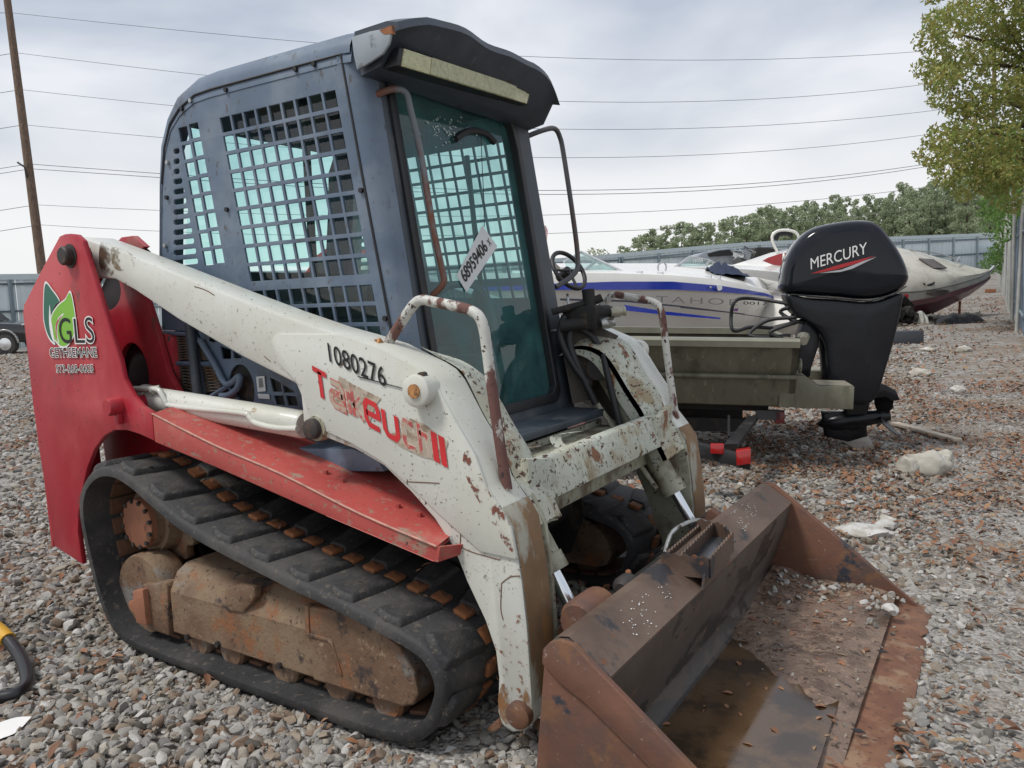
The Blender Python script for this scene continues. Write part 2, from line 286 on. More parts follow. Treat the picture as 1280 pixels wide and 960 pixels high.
def curve_plate(outer, holes, thick, M, bev=0.):   # flat plate with holes; 2D points in the frame M
    cu = bpy.data.curves.new('plate', 'CURVE'); cu.dimensions = '2D'; cu.fill_mode = 'BOTH'; cu.extrude = thick/2; cu.bevel_depth = bev
    for loop in [outer]+list(holes):
        sp = cu.splines.new('POLY'); sp.points.add(len(loop)-1); sp.use_cyclic_u = True
        for p, q in zip(sp.points, loop): p.co = (q[0], q[1], 0, 1)
    ob = bpy.data.objects.new('tmp', cu); me = bpy.data.meshes.new_from_object(ob)
    mb = MB(); mb.v = [tuple(M @ v.co) for v in me.vertices]; mb.f = [tuple(p.vertices) for p in me.polygons]
    bpy.data.objects.remove(ob); bpy.data.curves.remove(cu); bpy.data.meshes.remove(me); return mb
def text_mb(body, M, width=None, height=None, shear=0., ext=.0008, off=0., space=1.):
    cu = bpy.data.curves.new('txt', 'FONT'); cu.body = body; cu.size = 1; cu.shear = shear; cu.offset = off; cu.space_character = space; cu.extrude = 0; cu.resolution_u = 4
    ob = bpy.data.objects.new('tmp', cu)
    cu.offset = 0; me = bpy.data.meshes.new_from_object(ob); co = np.array([v.co[:] for v in me.vertices]); lo = co.min(0); hi = co.max(0)   # fit by the plain letters, so a halo lines up with them
    if off: bpy.data.meshes.remove(me); cu.offset = off; ob.update_tag(); me = bpy.data.meshes.new_from_object(ob); co = np.array([v.co[:] for v in me.vertices])
    sx = width/(hi[0]-lo[0]) if width else None; sy = height/(hi[1]-lo[1]) if height else None
    sx = sx or sy; sy = sy or sx
    mb = MB(); mb.v = [tuple(M @ Vector(((c[0]-lo[0])*sx, (c[1]-lo[1])*sy, ext))) for c in co]; mb.f = [tuple(p.vertices) for p in me.polygons]
    bpy.data.objects.remove(ob); bpy.data.curves.remove(cu); bpy.data.meshes.remove(me); return mb
def rrect(x0, y0, x1, y1, r, n=4):
    out = []
    for cx, cy, a in ((x1-r, y1-r, 0), (x0+r, y1-r, 90), (x0+r, y0+r, 180), (x1-r, y0+r, 270)):
        for k in range(n+1): t = math.radians(a+90*k/n); out.append((cx+r*math.cos(t), cy+r*math.sin(t)))
    return out
# ================================================================== setting: ground, gravel
def gmat():
    m = bpy.data.materials.new('gravel_ground'); m.use_nodes = True; t = m.node_tree; N = t.nodes; L = t.links; N.clear()
    out = N.new('ShaderNodeOutputMaterial'); bs = N.new('ShaderNodeBsdfPrincipled'); L.new(bs.outputs[0], out.inputs[0]); bs.inputs['Roughness'].default_value = .95; bs.inputs['Specular IOR Level'].default_value = .2
    tcn = N.new('ShaderNodeTexCoord'); co = tcn.outputs['Object']
    v = N.new('ShaderNodeTexVoronoi'); v.inputs['Scale'].default_value = 17; L.new(co, v.inputs['Vector'])
    v2 = N.new('ShaderNodeTexVoronoi'); v2.inputs['Scale'].default_value = 60; L.new(co, v2.inputs['Vector'])
    r = N.new('ShaderNodeValToRGB'); el = r.color_ramp.elements; el[0].color = (.17, .15, .13, 1); el[1].color = (.50, .485, .46, 1); q = el.new(.45); q.color = (.34, .32, .295, 1)
    sp = N.new('ShaderNodeSeparateColor'); L.new(v.outputs['Color'], sp.inputs[0]); L.new(sp.outputs[0], r.inputs[0])
    r2 = N.new('ShaderNodeValToRGB'); el = r2.color_ramp.elements; el[0].color = (.12, .10, .085, 1); el[1].color = (.42, .405, .385, 1)
    sp2 = N.new('ShaderNodeSeparateColor'); L.new(v2.outputs['Color'], sp2.inputs[0]); L.new(sp2.outputs[1], r2.inputs[0])
    mx = N.new('ShaderNodeMixRGB'); mx.inputs[0].default_value = .5; L.new(r.outputs[0], mx.inputs[1]); L.new(r2.outputs[0], mx.inputs[2])
    n = N.new('ShaderNodeTexNoise'); n.inputs['Scale'].default_value = .9; n.inputs['Detail'].default_value = 7; n.inputs['Roughness'].default_value = .65; L.new(co, n.inputs[0])
    mr = N.new('ShaderNodeMapRange'); mr.interpolation_type = 'SMOOTHSTEP'; mr.inputs[1].default_value = .44; mr.inputs[2].default_value = .64; mr.inputs[4].default_value = .75; L.new(n.outputs[0], mr.inputs[0])
    m2 = N.new('ShaderNodeMixRGB'); m2.inputs[2].default_value = (.20, .145, .095, 1); L.new(mr.outputs[0], m2.inputs[0]); L.new(mx.outputs[0], m2.inputs[1]); L.new(m2.outputs[0], bs.inputs['Base Color'])
    b = N.new('ShaderNodeBump'); b.inputs['Strength'].default_value = .8; b.inputs['Distance'].default_value = .02; b.invert = True; L.new(v2.outputs['Distance'], b.inputs['Height']); L.new(b.outputs[0], bs.inputs['Normal'])
    return m
def axis(lo, hi, dense): 
    a = list(np.arange(dense[0], dense[1], .5)); x = dense[1]; st = .5
    while x < hi: a.append(x); st *= 1.25; x += st
    a.append(hi); x = dense[0]; st = .5; b = []
    while x > lo: b.append(x); st *= 1.25; x -= st
    b.append(lo); return np.array(sorted(set(np.round(b+a, 3))))
gx = axis(-700, 700, (-12, 4)); gy = axis(-60, 900, (-1, 22)); X, Y = np.meshgrid(gx, gy, indexing='ij'); Z = gz(X, Y)
mb = MB(); nx, ny = X.shape; mb.v = list(zip(X.ravel(), Y.ravel(), Z.ravel())); mb.f = [(i*ny+j, (i+1)*ny+j, (i+1)*ny+j+1, i*ny+j+1) for i in range(nx-1) for j in range(ny-1)]
structure('ground', mb, gmat())
# ---- loose stones: instances on a cloud of points (uncountable gravel)
def stone_mesh(k):
    bm = bmesh.new(); bmesh.ops.create_icosphere(bm, subdivisions=2, radius=1); r = np.random.default_rng(100+k)
    ax = r.uniform(.75, 1.25, 3)*V3(1.1, .9, .62); cuts = [(_unit(r.normal(size=3)), r.uniform(.50, .84)) for _ in range(11)]
    for v in bm.verts:
        p = np.array(v.co)
        for n_, d_ in cuts:
            q = p@n_-d_
            if q > 0: p = p-n_*q
        p = p*(1+.10*noise.noise(Vector(p*2.2+k*7))); v.co = p*ax
    me = bpy.data.meshes.new('stone'); bm.to_mesh(me); bm.free(); me.polygons.foreach_set('use_smooth', [True]*len(me.polygons)); me.set_sharp_from_angle(angle=math.radians(30)); return me
stone_mat = mat('gravel_stone', (.4, .4, .4), .85, var=.16, vscale=2.2, isl=[(.085, .076, .066), (.255, .24, .215), (.34, .325, .30), (.175, .168, .16), (.40, .385, .355), (.29, .25, .195), (.185, .112, .074), (.235, .205, .165), (.33, .315, .29), (.47, .455, .43)], gi=True, bump=.25, bscale=5, spec=.3)
fine_mat = stone_mat
src = bpy.data.collections.new('stone_shapes')
for k in range(10):
    me = stone_mesh(k); me.materials.append(stone_mat); o = bpy.data.objects.new('stone_shape', me); src.objects.link(o)
def scatter(name, P, S, label, coll, matr, kind='stuff', flat=1.0, tilt=.5):
    me = bpy.data.meshes.new(name); me.from_pydata([tuple(p) for p in P], [], []); n = len(P)
    a = me.attributes.new('scl', 'FLOAT', 'POINT'); a.data.foreach_set('value', np.asarray(S, np.float32))
    R_ = np.zeros((n, 3), np.float32); R_[:, :2] = rng.normal(0, tilt, (n, 2)); R_[:, 2] = rng.uniform(0, 6.28, n)
    a = me.attributes.new('rot', 'FLOAT_VECTOR', 'POINT'); a.data.foreach_set('vector', R_.ravel())
    o = bpy.data.objects.new(name, me); COL.objects.link(o); tag(o, label, 'gravel' if 'grav' in name else 'leaves', kind=kind)
    g = bpy.data.node_groups.new(name, 'GeometryNodeTree'); g.interface.new_socket('Geometry', in_out='INPUT', socket_type='NodeSocketGeometry'); g.interface.new_socket('Geometry', in_out='OUTPUT', socket_type='NodeSocketGeometry')
    gi = g.nodes.new('NodeGroupInput'); go = g.nodes.new('NodeGroupOutput'); ci = g.nodes.new('GeometryNodeCollectionInfo'); ci.inputs[0].default_value = coll; ci.inputs[1].default_value = True; ci.inputs[2].default_value = True
    ip = g.nodes.new('GeometryNodeInstanceOnPoints'); ip.inputs['Pick Instance'].default_value = True
    na = g.nodes.new('GeometryNodeInputNamedAttribute'); na.data_type = 'FLOAT'; na.inputs[0].default_value = 'scl'
    nb = g.nodes.new('GeometryNodeInputNamedAttribute'); nb.data_type = 'FLOAT_VECTOR'; nb.inputs[0].default_value = 'rot'
    g.links.new(gi.outputs[0], ip.inputs['Points']); g.links.new(ci.outputs[0], ip.inputs['Instance']); g.links.new(na.outputs[0], ip.inputs['Scale'])
    g.links.new(nb.outputs[0], ip.inputs['Rotation']); g.links.new(ip.outputs[0], go.inputs[0])
    md = o.modifiers.new('scatter', 'NODES'); md.node_group = g; return o
FA = math.atan2(RM[1, 2], RM[0, 2])
def sector(n, r0, r1, half):
    r = np.sqrt(rng.uniform(r0*r0, r1*r1, n)); a = FA+rng.uniform(-half, half, n); return r*np.cos(a), r*np.sin(a)
def nz2(x, y, s, o=0): return np.array([noise.noise(Vector((a*s+o, b*s-o, 3.1))) for a, b in zip(x, y)])
def keep(x, y):        # not inside the bucket nor where the near tracks stand
    return ~((x > -.93) & (x < -.20) & (y > 1.46) & (y < 3.40)) & ~((x > -2.9) & (x < -1.35) & (((y > 1.56) & (y < 2.0)) | ((y > 2.86) & (y < 3.3)))) & ~((x > .3) & (y > 20))
PS = []; SS = []
for (n, r0, r1, half, a, b) in ((28000, .75, 3.2, .85, .0085, .029), (34000, 3.2, 6.5, .80, .010, .032), (26000, 6.5, 14, .72, .018, .040), (16000, 14, 34, .66, .03, .065)):
    x, y = sector(n, r0, r1, half); s_ = rng.uniform(0, 1, n)**2.3*(b-a)+a
    fine = sst(-.35, .15, x+.06*(y-3)+.25*nz2(x, y, .9))          # the drive along the right-hand fence is fine grit
    kp = keep(x, y) & (rng.uniform(0, 1, n) > fine*.78); x, y, s_, fine = x[kp], y[kp], s_[kp], fine[kp]
    s_ = s_*(1-.45*fine); z = gz(x, y)+s_*rng.uniform(-.05, .42, len(x)); PS.append(np.stack([x, y, z], 1)); SS.append(s_)
n = 26000; x = rng.uniform(-.7, 2.2, n); y = 1.3+rng.uniform(0, 1, n)**1.5*9; fine = sst(-.35, .15, x+.06*(y-3)+.25*nz2(x, y, .9)); kp = keep(x, y) & (rng.uniform(0, 1, n) < fine); x, y = x[kp], y[kp]
s_ = rng.uniform(.005, .013, len(x)); PS.append(np.stack([x, y, gz(x, y)+s_*.2], 1)); SS.append(s_)
scatter('gravel', np.concatenate(PS), np.concatenate(SS), 'loose pale grey gravel covering the yard', src, stone_mat)
# ---- leaf litter
leafcol = [(.17, .08, .042), (.27, .125, .06), (.12, .06, .04), (.31, .175, .095), (.20, .085, .05), (.29, .20, .12), (.14, .065, .04), (.28, .12, .06), (.22, .15, .095)]
leaf_mat = mat('dead_leaf', (.3, .2, .1), .8, var=.2, vscale=6, isl=leafcol, gi=True)
def leaf_shape(k):
    r = np.random.default_rng(50+k); mb = MB(); n = 7; up = []; lo = []
    L_ = 1.0; w = r.uniform(.28, .5); c1 = r.uniform(.1, .5); tw_ = r.uniform(-.3, .3)
    secs = []
    for i in range(n):
        t = i/(n-1); ww = w*math.sin(math.pi*min(1, t*.96+.03))**.8*(1+.12*math.sin(i*2.1+k)); z = c1*math.sin(math.pi*t)*.5
        secs.append([V3((t-.5)*2, -ww, z+.22*ww+tw_*ww), V3((t-.5)*2, 0, z-.05), V3((t-.5)*2, ww, z+.25*ww-tw_*ww)])
    mb.loft(secs); return mkmesh('leaf', mb, leaf_mat, smooth=70)
lsrc = bpy.data.collections.new('leaf_shapes')
for k in range(6): lsrc.objects.link(bpy.data.objects.new('leaf_shape', leaf_shape(k)))
PL = []; SL = []
for (n, r0, r1, half, a, b, th) in ((15000, .75, 5.5, .85, .010, .028, .0), (34000, 5.0, 10, .75, .012, .029, -.11), (34000, 10, 30, .68, .018, .038, -.17)):
    x, y = sector(n, r0, r1, half); q = nz2(x, y, 1.3, 5)+.5*nz2(x, y, 3.7, 2); right = sst(-3.5, -.8, x)*sst(2.2, 4.0, y)*.30*(1-.75*sst(-.05, .3, x+.06*(y-3))*(y < 9)); left = -.10*(x < -2.2)
    kp = keep(x, y) & (q+right+left+rng.uniform(-.35, .2, n) > th+.10); x, y = x[kp], y[kp]; s_ = rng.uniform(a, b, len(x))
    PL.append(np.stack([x, y, gz(x, y)+.012+s_*.35+rng.uniform(0, .012, len(x))], 1)); SL.append(s_)
scatter('leaf_litter', np.concatenate(PL), np.concatenate(SL), 'dry brown leaves lying among the gravel', lsrc, leaf_mat, tilt=.35)
# ================================================================== fences
fence_m = mat('pale_sheet_metal', (.63, .715, .73), .5, metal=.0, var=.07, vscale=.8, layers=[((.54, .61, .625), .6, .58, .1, (1, 1, .3), None)])
fpost_m = mat('fence_post_steel', (.17, .22, .25), .6, var=.15); pole_wood = mat('weathered_pole', (.155, .105, .075), .9, var=.25, vscale=5, layers=[((.08, .055, .04), 9, .55, .08, (3, 3, .15), .95)], bump=.3)
fpts = [np.array(p) for p in ((.30, 70.5), (-19, 42.5), (-34, 15.8), (-46, -6))]
FB = Thing('sheet_metal_fence', (-19, 42.5, gz(np.array(-19.), np.array(42.5))), 'tall pale corrugated metal fence along the back of the yard', 'fence')
FH = 3.05; dist = 0; sheets = []
for a, b in zip(fpts[:-1], fpts[1:]):
    Ls = np.linalg.norm(b-a); d = (b-a)/Ls; nrm_ = np.array([d[1], -d[0]]); nrm_ = nrm_ if nrm_@(-a) > 0 else -nrm_; k = 0; w = 1.05
    while k*w < Ls-.01:
        p0 = a+d*(k*w); p1 = a+d*min(Ls, (k+1)*w-.012); mb = MB(); lo_ = []; hi_ = []
        for j in range(13):
            q = p0+(p1-p0)*j/12+nrm_*(.025 if j % 4 in (1, 2) else 0); zz = float(gz(q[0], q[1])); lo_.append(V3(q[0], q[1], zz+.03)); hi_.append(V3(q[0], q[1], zz+FH))
        mb.loft([lo_, hi_]); FB.part('sheet_panel', mb, fence_m, smooth=0)
        k += 1
    for k in range(int(Ls/2.6)+1):
        q = a+d*(k*2.6)+nrm_*.10; zz = float(gz(q[0], q[1])); FB.part('fence_post', MB().box((q[0], q[1], zz+FH/2-.1), (.11, .11, FH-.2)), fpost_m)
    for h in (FH-.42, FH*.5, .35):
        pts = []
        for t in np.linspace(0, 1, 12): q = a+(b-a)*t+nrm_*.05; pts.append(V3(q[0], q[1], float(gz(q[0], q[1]))+h))
        FB.part('fence_rail', MB().loft([pts, [p+V3(nrm_[0]*.04, nrm_[1]*.04, 0) for p in pts], [p+V3(nrm_[0]*.04, nrm_[1]*.04, .07) for p in pts], [p+V3(0, 0, .07) for p in pts]], closed=True), fpost_m)
    pts = []
    for t in np.linspace(0, 1, 12): q = a+(b-a)*t; pts.append(V3(q[0], q[1], float(gz(q[0], q[1]))+FH))
    FB.part('fence_cap', MB().loft([[p+V3(nrm_[0]*.06, nrm_[1]*.06, -.22) for p in pts], [p+V3(nrm_[0]*.06, nrm_[1]*.06, .02) for p in pts], [p+V3(-nrm_[0]*.06, -nrm_[1]*.06, .02) for p in pts]]), mat('fence_cap_metal', (.50, .58, .60), .5, var=.05))
slat_m = mat('blue_grey_slat', (.17, .22, .28), .55, var=.15, vscale=2); post_pale = mat('galvanised_post', (.45, .45, .42), .5, metal=.4, var=.15)
FR = Thing('slatted_fence', (1.2, 30, 1), 'blue grey slatted fence along the right hand drive', 'fence')
SL_ = mkmesh('slat', MB().box((0, 0, 1.05), (.03, .26, 2.1)), slat_m)
def fx(y): return .19+.0051*(70-y)
for k in range(160):
    y = 15+k*.345
    if y > 70: break
    x = fx(y); FR.place('slat', SL_, Matrix.Translation((x, y, float(gz(x, y))+.05)) @ Matrix.Rotation(random.uniform(-.02, .02), 4, 'Y'))
for k in range(19):
    y = 16.5+k*3.0; x = fx(y)-.09; FR.part('fence_post', MB().cyl(V3(x, y, float(gz(x, y))-.1), V3(x+random.uniform(-.06, .06), y, float(gz(x, y))+random.uniform(2.3, 3.1)), .035, n=10), post_pale)
for h in (.4, 1.8): FR.part('fence_rail', MB().tube([V3(fx(y)-.045, y, float(gz(fx(y), y))+h) for y in np.linspace(15, 70, 20)], .025, 8), fpost_m)
# ================================================================== trees
def leaf_cloud(clumps, per, size, seed, col_j=.0):
    r = np.random.default_rng(seed); C = []
    for (c, rad) in clumps:
        n = int(per*rad**2); d = r.normal(size=(n, 3)); d /= np.linalg.norm(d, axis=1)[:, None]; rr = rad*(r.uniform(0.35, 1, n)**.6)[:, None]
        C.append(np.array(c)+d*rr*np.array([1, 1, .78]))
    C = np.concatenate(C); n = len(C); s = size*r.uniform(.6, 1.3, n)[:, None]
    a = r.normal(size=(n, 3)); a /= np.linalg.norm(a, axis=1)[:, None]; a[:, 2] -= .2; b = np.cross(a, r.normal(size=(n, 3))); b /= np.linalg.norm(b, axis=1)[:, None]
    v = np.stack([C-a*s, C+b*s*.42, C+a*s, C-b*s*.42], 1).reshape(-1, 3); return v, n
def leaf_mesh(name, v, n, m):
    me = bpy.data.meshes.new(name); me.vertices.add(4*n); me.vertices.foreach_set('co', v.astype(np.float32).ravel()); me.loops.add(4*n); me.loops.foreach_set('vertex_index', np.arange(4*n, dtype=np.int32))
    me.polygons.add(n); me.polygons.foreach_set('loop_start', np.arange(0, 4*n, 4, dtype=np.int32)); me.update(calc_edges=True); me.materials.append(m); return me
def leafmat(name, cols):
    m = mat(name, cols[0], .55, var=.15, vscale=3, isl=cols); bs = [q for q in m.node_tree.nodes if q.type == 'BSDF_PRINCIPLED'][0]; t = m.node_tree
    tl = t.nodes.new('ShaderNodeBsdfTranslucent'); mxn = t.nodes.new('ShaderNodeMixShader'); mxn.inputs[0].default_value = .45; out = [q for q in t.nodes if q.type == 'OUTPUT_MATERIAL'][0]
    src_ = bs.inputs['Base Color'].links[0].from_socket; t.links.new(src_, tl.inputs[0]); t.links.new(bs.outputs[0], mxn.inputs[1]); t.links.new(tl.outputs[0], mxn.inputs[2]); t.links.new(mxn.outputs[0], out.inputs[0]); return m
far_leaf = leafmat('far_tree_leaf', [(.27, .34, .20), (.34, .41, .25), (.40, .45, .29), (.30, .36, .23), (.42, .45, .30)])  # paler than real foliage: distance haze is put into the leaf colours
near_leaf = leafmat('ash_leaf', [(.22, .27, .07), (.31, .33, .09), (.40, .36, .11), (.26, .31, .08), (.38, .29, .10), (.18, .28, .07), (.29, .31, .08)])
vine_leaf = leafmat('vine_leaf', [(.10, .20, .045), (.15, .27, .06), (.13, .23, .05), (.08, .15, .035)])
bark = mat('bark', (.085, .065, .05), .9, var=.3, vscale=6, bump=.4, bscale=20)
def far_tree(k):
    r = np.random.default_rng(300+k); H = r.uniform(7.5, 9.5); cl = []
    for q in range(64):
        z = r.uniform(.06, .98); w = (1.35*math.sin(math.pi*min(1, .16+z*.80))**.8+.12); a = r.uniform(0, 6.28); d = r.uniform(0, 1)**.5*w; cl.append(((d*math.cos(a), d*math.sin(a), H*z), r.uniform(.30, .58)*(1.2-.5*z)))
    v, n = leaf_cloud(cl, 430, .15, 900+k); tr = MB().tube([(0, 0, -.3), (.1, 0, H*.3), (0, .1, H*.8)], [.16, .12, .04], 8)
    for q in range(5): a = r.uniform(0, 6.28); z = H*r.uniform(.2, .6); tr.tube([(0, 0, z), (1.1*math.cos(a), 1.1*math.sin(a), z+1.0)], [.06, .02], 6)
    return leaf_mesh('crown', v, n, far_leaf), mkmesh('trunk', tr, bark)
FT = [far_tree(k) for k in range(6)]
spots = []
for i, px in enumerate(np.linspace(778, 1246, 52)):
    t = (px-782)/464; dep = 84-6*math.sin(i*2.3)+rng.uniform(-4, 4); top = np.interp(px, [782, 830, 905, 960, 1000, 1100, 1180, 1250], [296, 278, 272, 244, 246, 236, 214, 194])+rng.uniform(-6, 16); spots.append((px, dep, top))
for i, px in enumerate(np.linspace(950, 1260, 24)): spots.append((px, 98+rng.uniform(-3, 3), np.interp(px, [960, 1100, 1180, 1260], [250, 236, 214, 188])+rng.uniform(0, 8)))
for i, (px, dep, top) in enumerate(spots):
    p = D((px, 300), dep); g = float(gz(p[0], p[1])); ztop = D((px, top), dep)[2]; k = i % 6; H = max(v.co[2] for v in FT[k][1].vertices)/.8
    sc_ = (ztop-g)/(H*1.06); o = bpy.data.objects.new('woodland_tree', None); COL.objects.link(o); o.location = (p[0], p[1], g); o.rotation_euler.z = rng.uniform(0, 6.28); wd = 1.15 if px < 960 else .88; o.scale = (sc_*wd, sc_*wd, sc_)
    tag(o, 'slender green tree in the woodland row beyond the metal fence', 'tree', 'trees beyond the back fence')
    for nm, me in zip(('crown', 'trunk'), FT[k]): c = bpy.data.objects.new(nm, me); COL.objects.link(c); c.parent = o
# small distant bush by the left part of the fence
def bush(name, base, cl, per, size, seed, m, label, cat='tree', trunk=None, group=None):
    t_ = Thing(name, base, label, cat, group); v, n = leaf_cloud(cl, per, size, seed); me = leaf_mesh('crown', v-t_.base, n, m); t_.place('crown', me)
    if trunk: t_.part('trunk', trunk, bark, smooth=60)
    return t_
# the big ash leaning over the drive
tb = D((1345, 420), 15.5); tb[2] = float(gz(tb[0], tb[1])); r = np.random.default_rng(11); cl = []
def dd(px, py, dep, rad): cl.append((D((px, py), dep), rad))
for (px, py, rad) in ((1165,50,.30),(1185,30,.42),(1215,15,.5),(1250,0,.6),(1150,85,.22),(1180,95,.40),(1210,80,.5),(1245,60,.6),(1290,50,.8),(1195,130,.33),(1225,125,.45),(1260,120,.6),(1180,172,.36),(1168,190,.34),(1200,180,.5),(1235,175,.55),(1275,175,.7),(1185,215,.32),(1212,225,.42),(1245,215,.5),(1285,235,.6),(1220,-40,.6),(1270,-60,.9),(1330,-30,1.1),(1330,100,1.0),(1340,200,.9),(1380,20,1.2),(1390,150,1.0),(1300,-140,1.2),(1380,-120,1.3)): dd(px+r.uniform(-4, 4), py, 14.2+r.uniform(-.9, .9), rad*1.05)
for q in range(46): dd(r.uniform(1160, 1330), r.uniform(-40, 250), 14.5+r.uniform(-1.6, 1.4), r.uniform(.15, .3))
tk = MB().tube(crv([V3(*tb)+V3(0, 0, -.2), V3(*tb)+V3(.05, 0, 1.5), V3(*tb)+V3(-.1, .1, 3.2), V3(*tb)+V3(-.2, 0, 6.0)], 5), list(np.linspace(.24, .08, 16)), 10)
for (px, py) in ((1185,205),(1200,165),(1175,185),(1215,80),(1190,40),(1250,20),(1235,120),(1280,60)): e_ = D((px, py), 14.2); s0 = V3(*tb)+V3(-.1, .1, 2.4+rng.uniform(0, 2.2)); mid = .5*(s0+e_)+V3(0, 0, .35); tk.tube(crv([s0, mid, e_], 6), list(np.linspace(.07, .012, 13)), 6)
bush('ash_tree', tb, cl, 2300, .050, 77, near_leaf, 'large yellow green tree reaching over the slatted fence', 'tree', tk)
# climbing greenery on the slatted fence
for j, (px, py, dep, n_, lab) in enumerate(((1256,262,30,34,'bright green climber smothering the far end of the slatted fence'), (1276,225,19,34,'bright green climber hanging over the near slatted fence'))):
    cl = []; r = np.random.default_rng(60+j)
    for q in range(n_):
        a = r.uniform(-1, 1); cl.append((D((px+11*r.normal(), py+r.uniform(-75, 72)), dep+r.uniform(-2, 2)), r.uniform(.25, .6)*dep/24))
    b_ = D((px, py), dep); b_[2] = float(gz(b_[0], b_[1])); bush('climbing_vine', b_, cl, 520, .075, 61+j, vine_leaf, lab, 'vine', MB().tube([V3(fx(b_[1]), b_[1], b_[2]-.1), V3(fx(b_[1])+.05, b_[1]+.1, b_[2]+1.2), b_+V3(0, 0, 2.0)], [.03, .02, .01], 6))
hb_ = D((740, 318), 44); hb_[2] = float(gz(hb_[0], hb_[1]))+0; bush('shrub', D((742, 330), 47)*np.array([1, 1, 0])+V3(0, 0, 1.2), [(D((738+7*k, 318-1.5*(k % 2)), 47), .45) for k in range(3)], 300, .10, 5, far_leaf, 'small grey green bush showing over the back fence', 'bush', MB().tube([D((744, 345), 47), D((744, 320), 47)], .06, 6))
# ================================================================== poles and wires
def pole(p_top, p_bot, dep, r0, label, arms=()):
    a = D(p_bot, dep); b = D(p_top, dep); base = a+( a-b)*((a[2]-float(gz(a[0], a[1])))/max(.1, (b-a)[2])); t_ = Thing('utility_pole', base, label, 'pole', None)
    t_.part('shaft', MB().tube([base-V3(0, 0, .3), a, b], [r0*1.15, r0*1.1, r0*.8], 14), pole_wood, smooth=60); return t_, a, b
PL_, pa, pb = pole((4, -40), (52, 335), 40, .21, 'leaning brown wooden utility pole behind the left fence')
ins = D((31, 207), 39.7); PL_.part('bracket', MB().tube([D((22,203), 39.6), D((31,209), 39.6), D((34,222), 39.8)], .05, 8), steel_dark)
PR_, qa, qb = pole((1243, 60), (1241, 290), 92, .26, 'pale wooden utility pole standing among the trees by the fence corner')
for o in (PR_.o,): pass
wire_m = mat('wire', (.09, .09, .095), .6, metal=.2)
wires = [((14,16),(400,54),(645,70),(1128,66)), ((20,66),(265,95),(680,126),(1152,106)), ((26,112),(215,132),(675,161),(1160,139)), ((30,156),(203,172),(680,197),(1138,171)), ((36,205),(200,217),(670,238),(1152,206)), ((38,211),(200,222),(670,243),(1154,209)), ((45,256),(200,263),(675,269),(970,254)), ((50,281),(200,289),(680,292),(905,282))]
for i, w in enumerate(wires):
    (lx, ly), (ax_, ay), (bx, by), (rx, ry) = w
    xs = [lx, ax_, bx, rx]; ys = [ly, ay, by, ry]; cf = np.polyfit(xs, ys, 3); x_end = 1243 if i < 6 else 1240
    Wd = MB(); pts = []; inv0, inv1 = 1/40., 1/92.
    for px in np.linspace(lx, x_end, 40):
        t = (px-lx)/(x_end-lx); dep = 1/(inv0+(inv1-inv0)*t); pts.append(D((px, np.polyval(cf, px)), dep))
    Wd.tube(pts, list(np.linspace(.010, .024, 40)) if i not in (4, 5) else list(np.linspace(.014, .030, 40)), 5)
    lp = D((lx-150, ly+16 if i > 0 else ly-6), 39); Wd.tube([pts[0], .5*(pts[0]+lp)-V3(0, 0, .15), lp], .014, 5)
    lab = ['topmost power line strung between the leaning pole and the trees', 'second power line down from the top of the leaning pole', 'third power line down from the top of the leaning pole', 'fourth power line down, just above the pole bracket', 'upper of the two close wires at the pole bracket', 'lower of the two close wires at the pole bracket', 'thin wire next to lowest on the leaning pole', 'lowest thin wire on the leaning pole'][i]
    single('power_line', Wd, wire_m, pts[0], lab, 'wire', 'power lines across the sky', smooth=60)
# ================================================================== the track loader
YM = 2.43
T = Thing('track_loader', (-2.1, YM, 0), 'compact track loader with red rear towers, white lift arms and blue grey cab', 'loader')
def two(name, mb, m, parents=(None, None), label=None, **k):       # a part and its mirror image on the far side
    a = T.part(name, mb, m, parents[0], label=label, **k); b = T.part(name, mb.mirror_y(YM), m, parents[1], **k); return a, b
def UY(pts, y): return [U(p, 1, y) for p in pts]
def xz(pts, y): return [np.array([p[0], y, p[1]]) for p in pts]
# ---- tracks
loop = [(-2.70,-.008),(-2.2,-.016),(-1.7,-.016),(-1.45,-.008),(-1.31,.045),(-1.23,.19),(-1.27,.295),(-1.38,.342),(-1.66,.40),(-1.846,.432),(-2.288,.525),(-2.5,.607),(-2.62,.662),(-2.74,.692),(-2.86,.675),(-2.96,.605),(-3.003,.50),(-2.985,.36),(-2.93,.17),(-2.85,.05)]
cp = np.array(crv([(a, 0, b) for a, b in loop], 12, True))[:, [0, 2]]
seg = np.linalg.norm(np.roll(cp, -1, 0)-cp, axis=1); cum = np.concatenate([[0], np.cumsum(seg)]); PER = cum[-1]
def trk(s):
    s = s % PER; cl = np.vstack([cp, cp[:1]]); return np.array([np.interp(s, cum, cl[:, 0]), np.interp(s, cum, cl[:, 1])])
def trk_frame(s, yy, off):
    a = trk(s-.02); b = trk(s+.02); t = _unit(b-a); n = np.array([t[1], -t[0]]); p = trk(s)+n*off    # outward normal
    M = Matrix.Identity(4); X = (t[0], 0, t[1]); Z = (n[0], 0, n[1]); Y = np.cross(Z, X)
    for i in range(3): M[i][0] = X[i]; M[i][1] = Y[i]; M[i][2] = Z[i]
    M[0][3], M[1][3], M[2][3] = p[0], yy, p[1]; return M
NI = int(round(PER/.09/2))*2
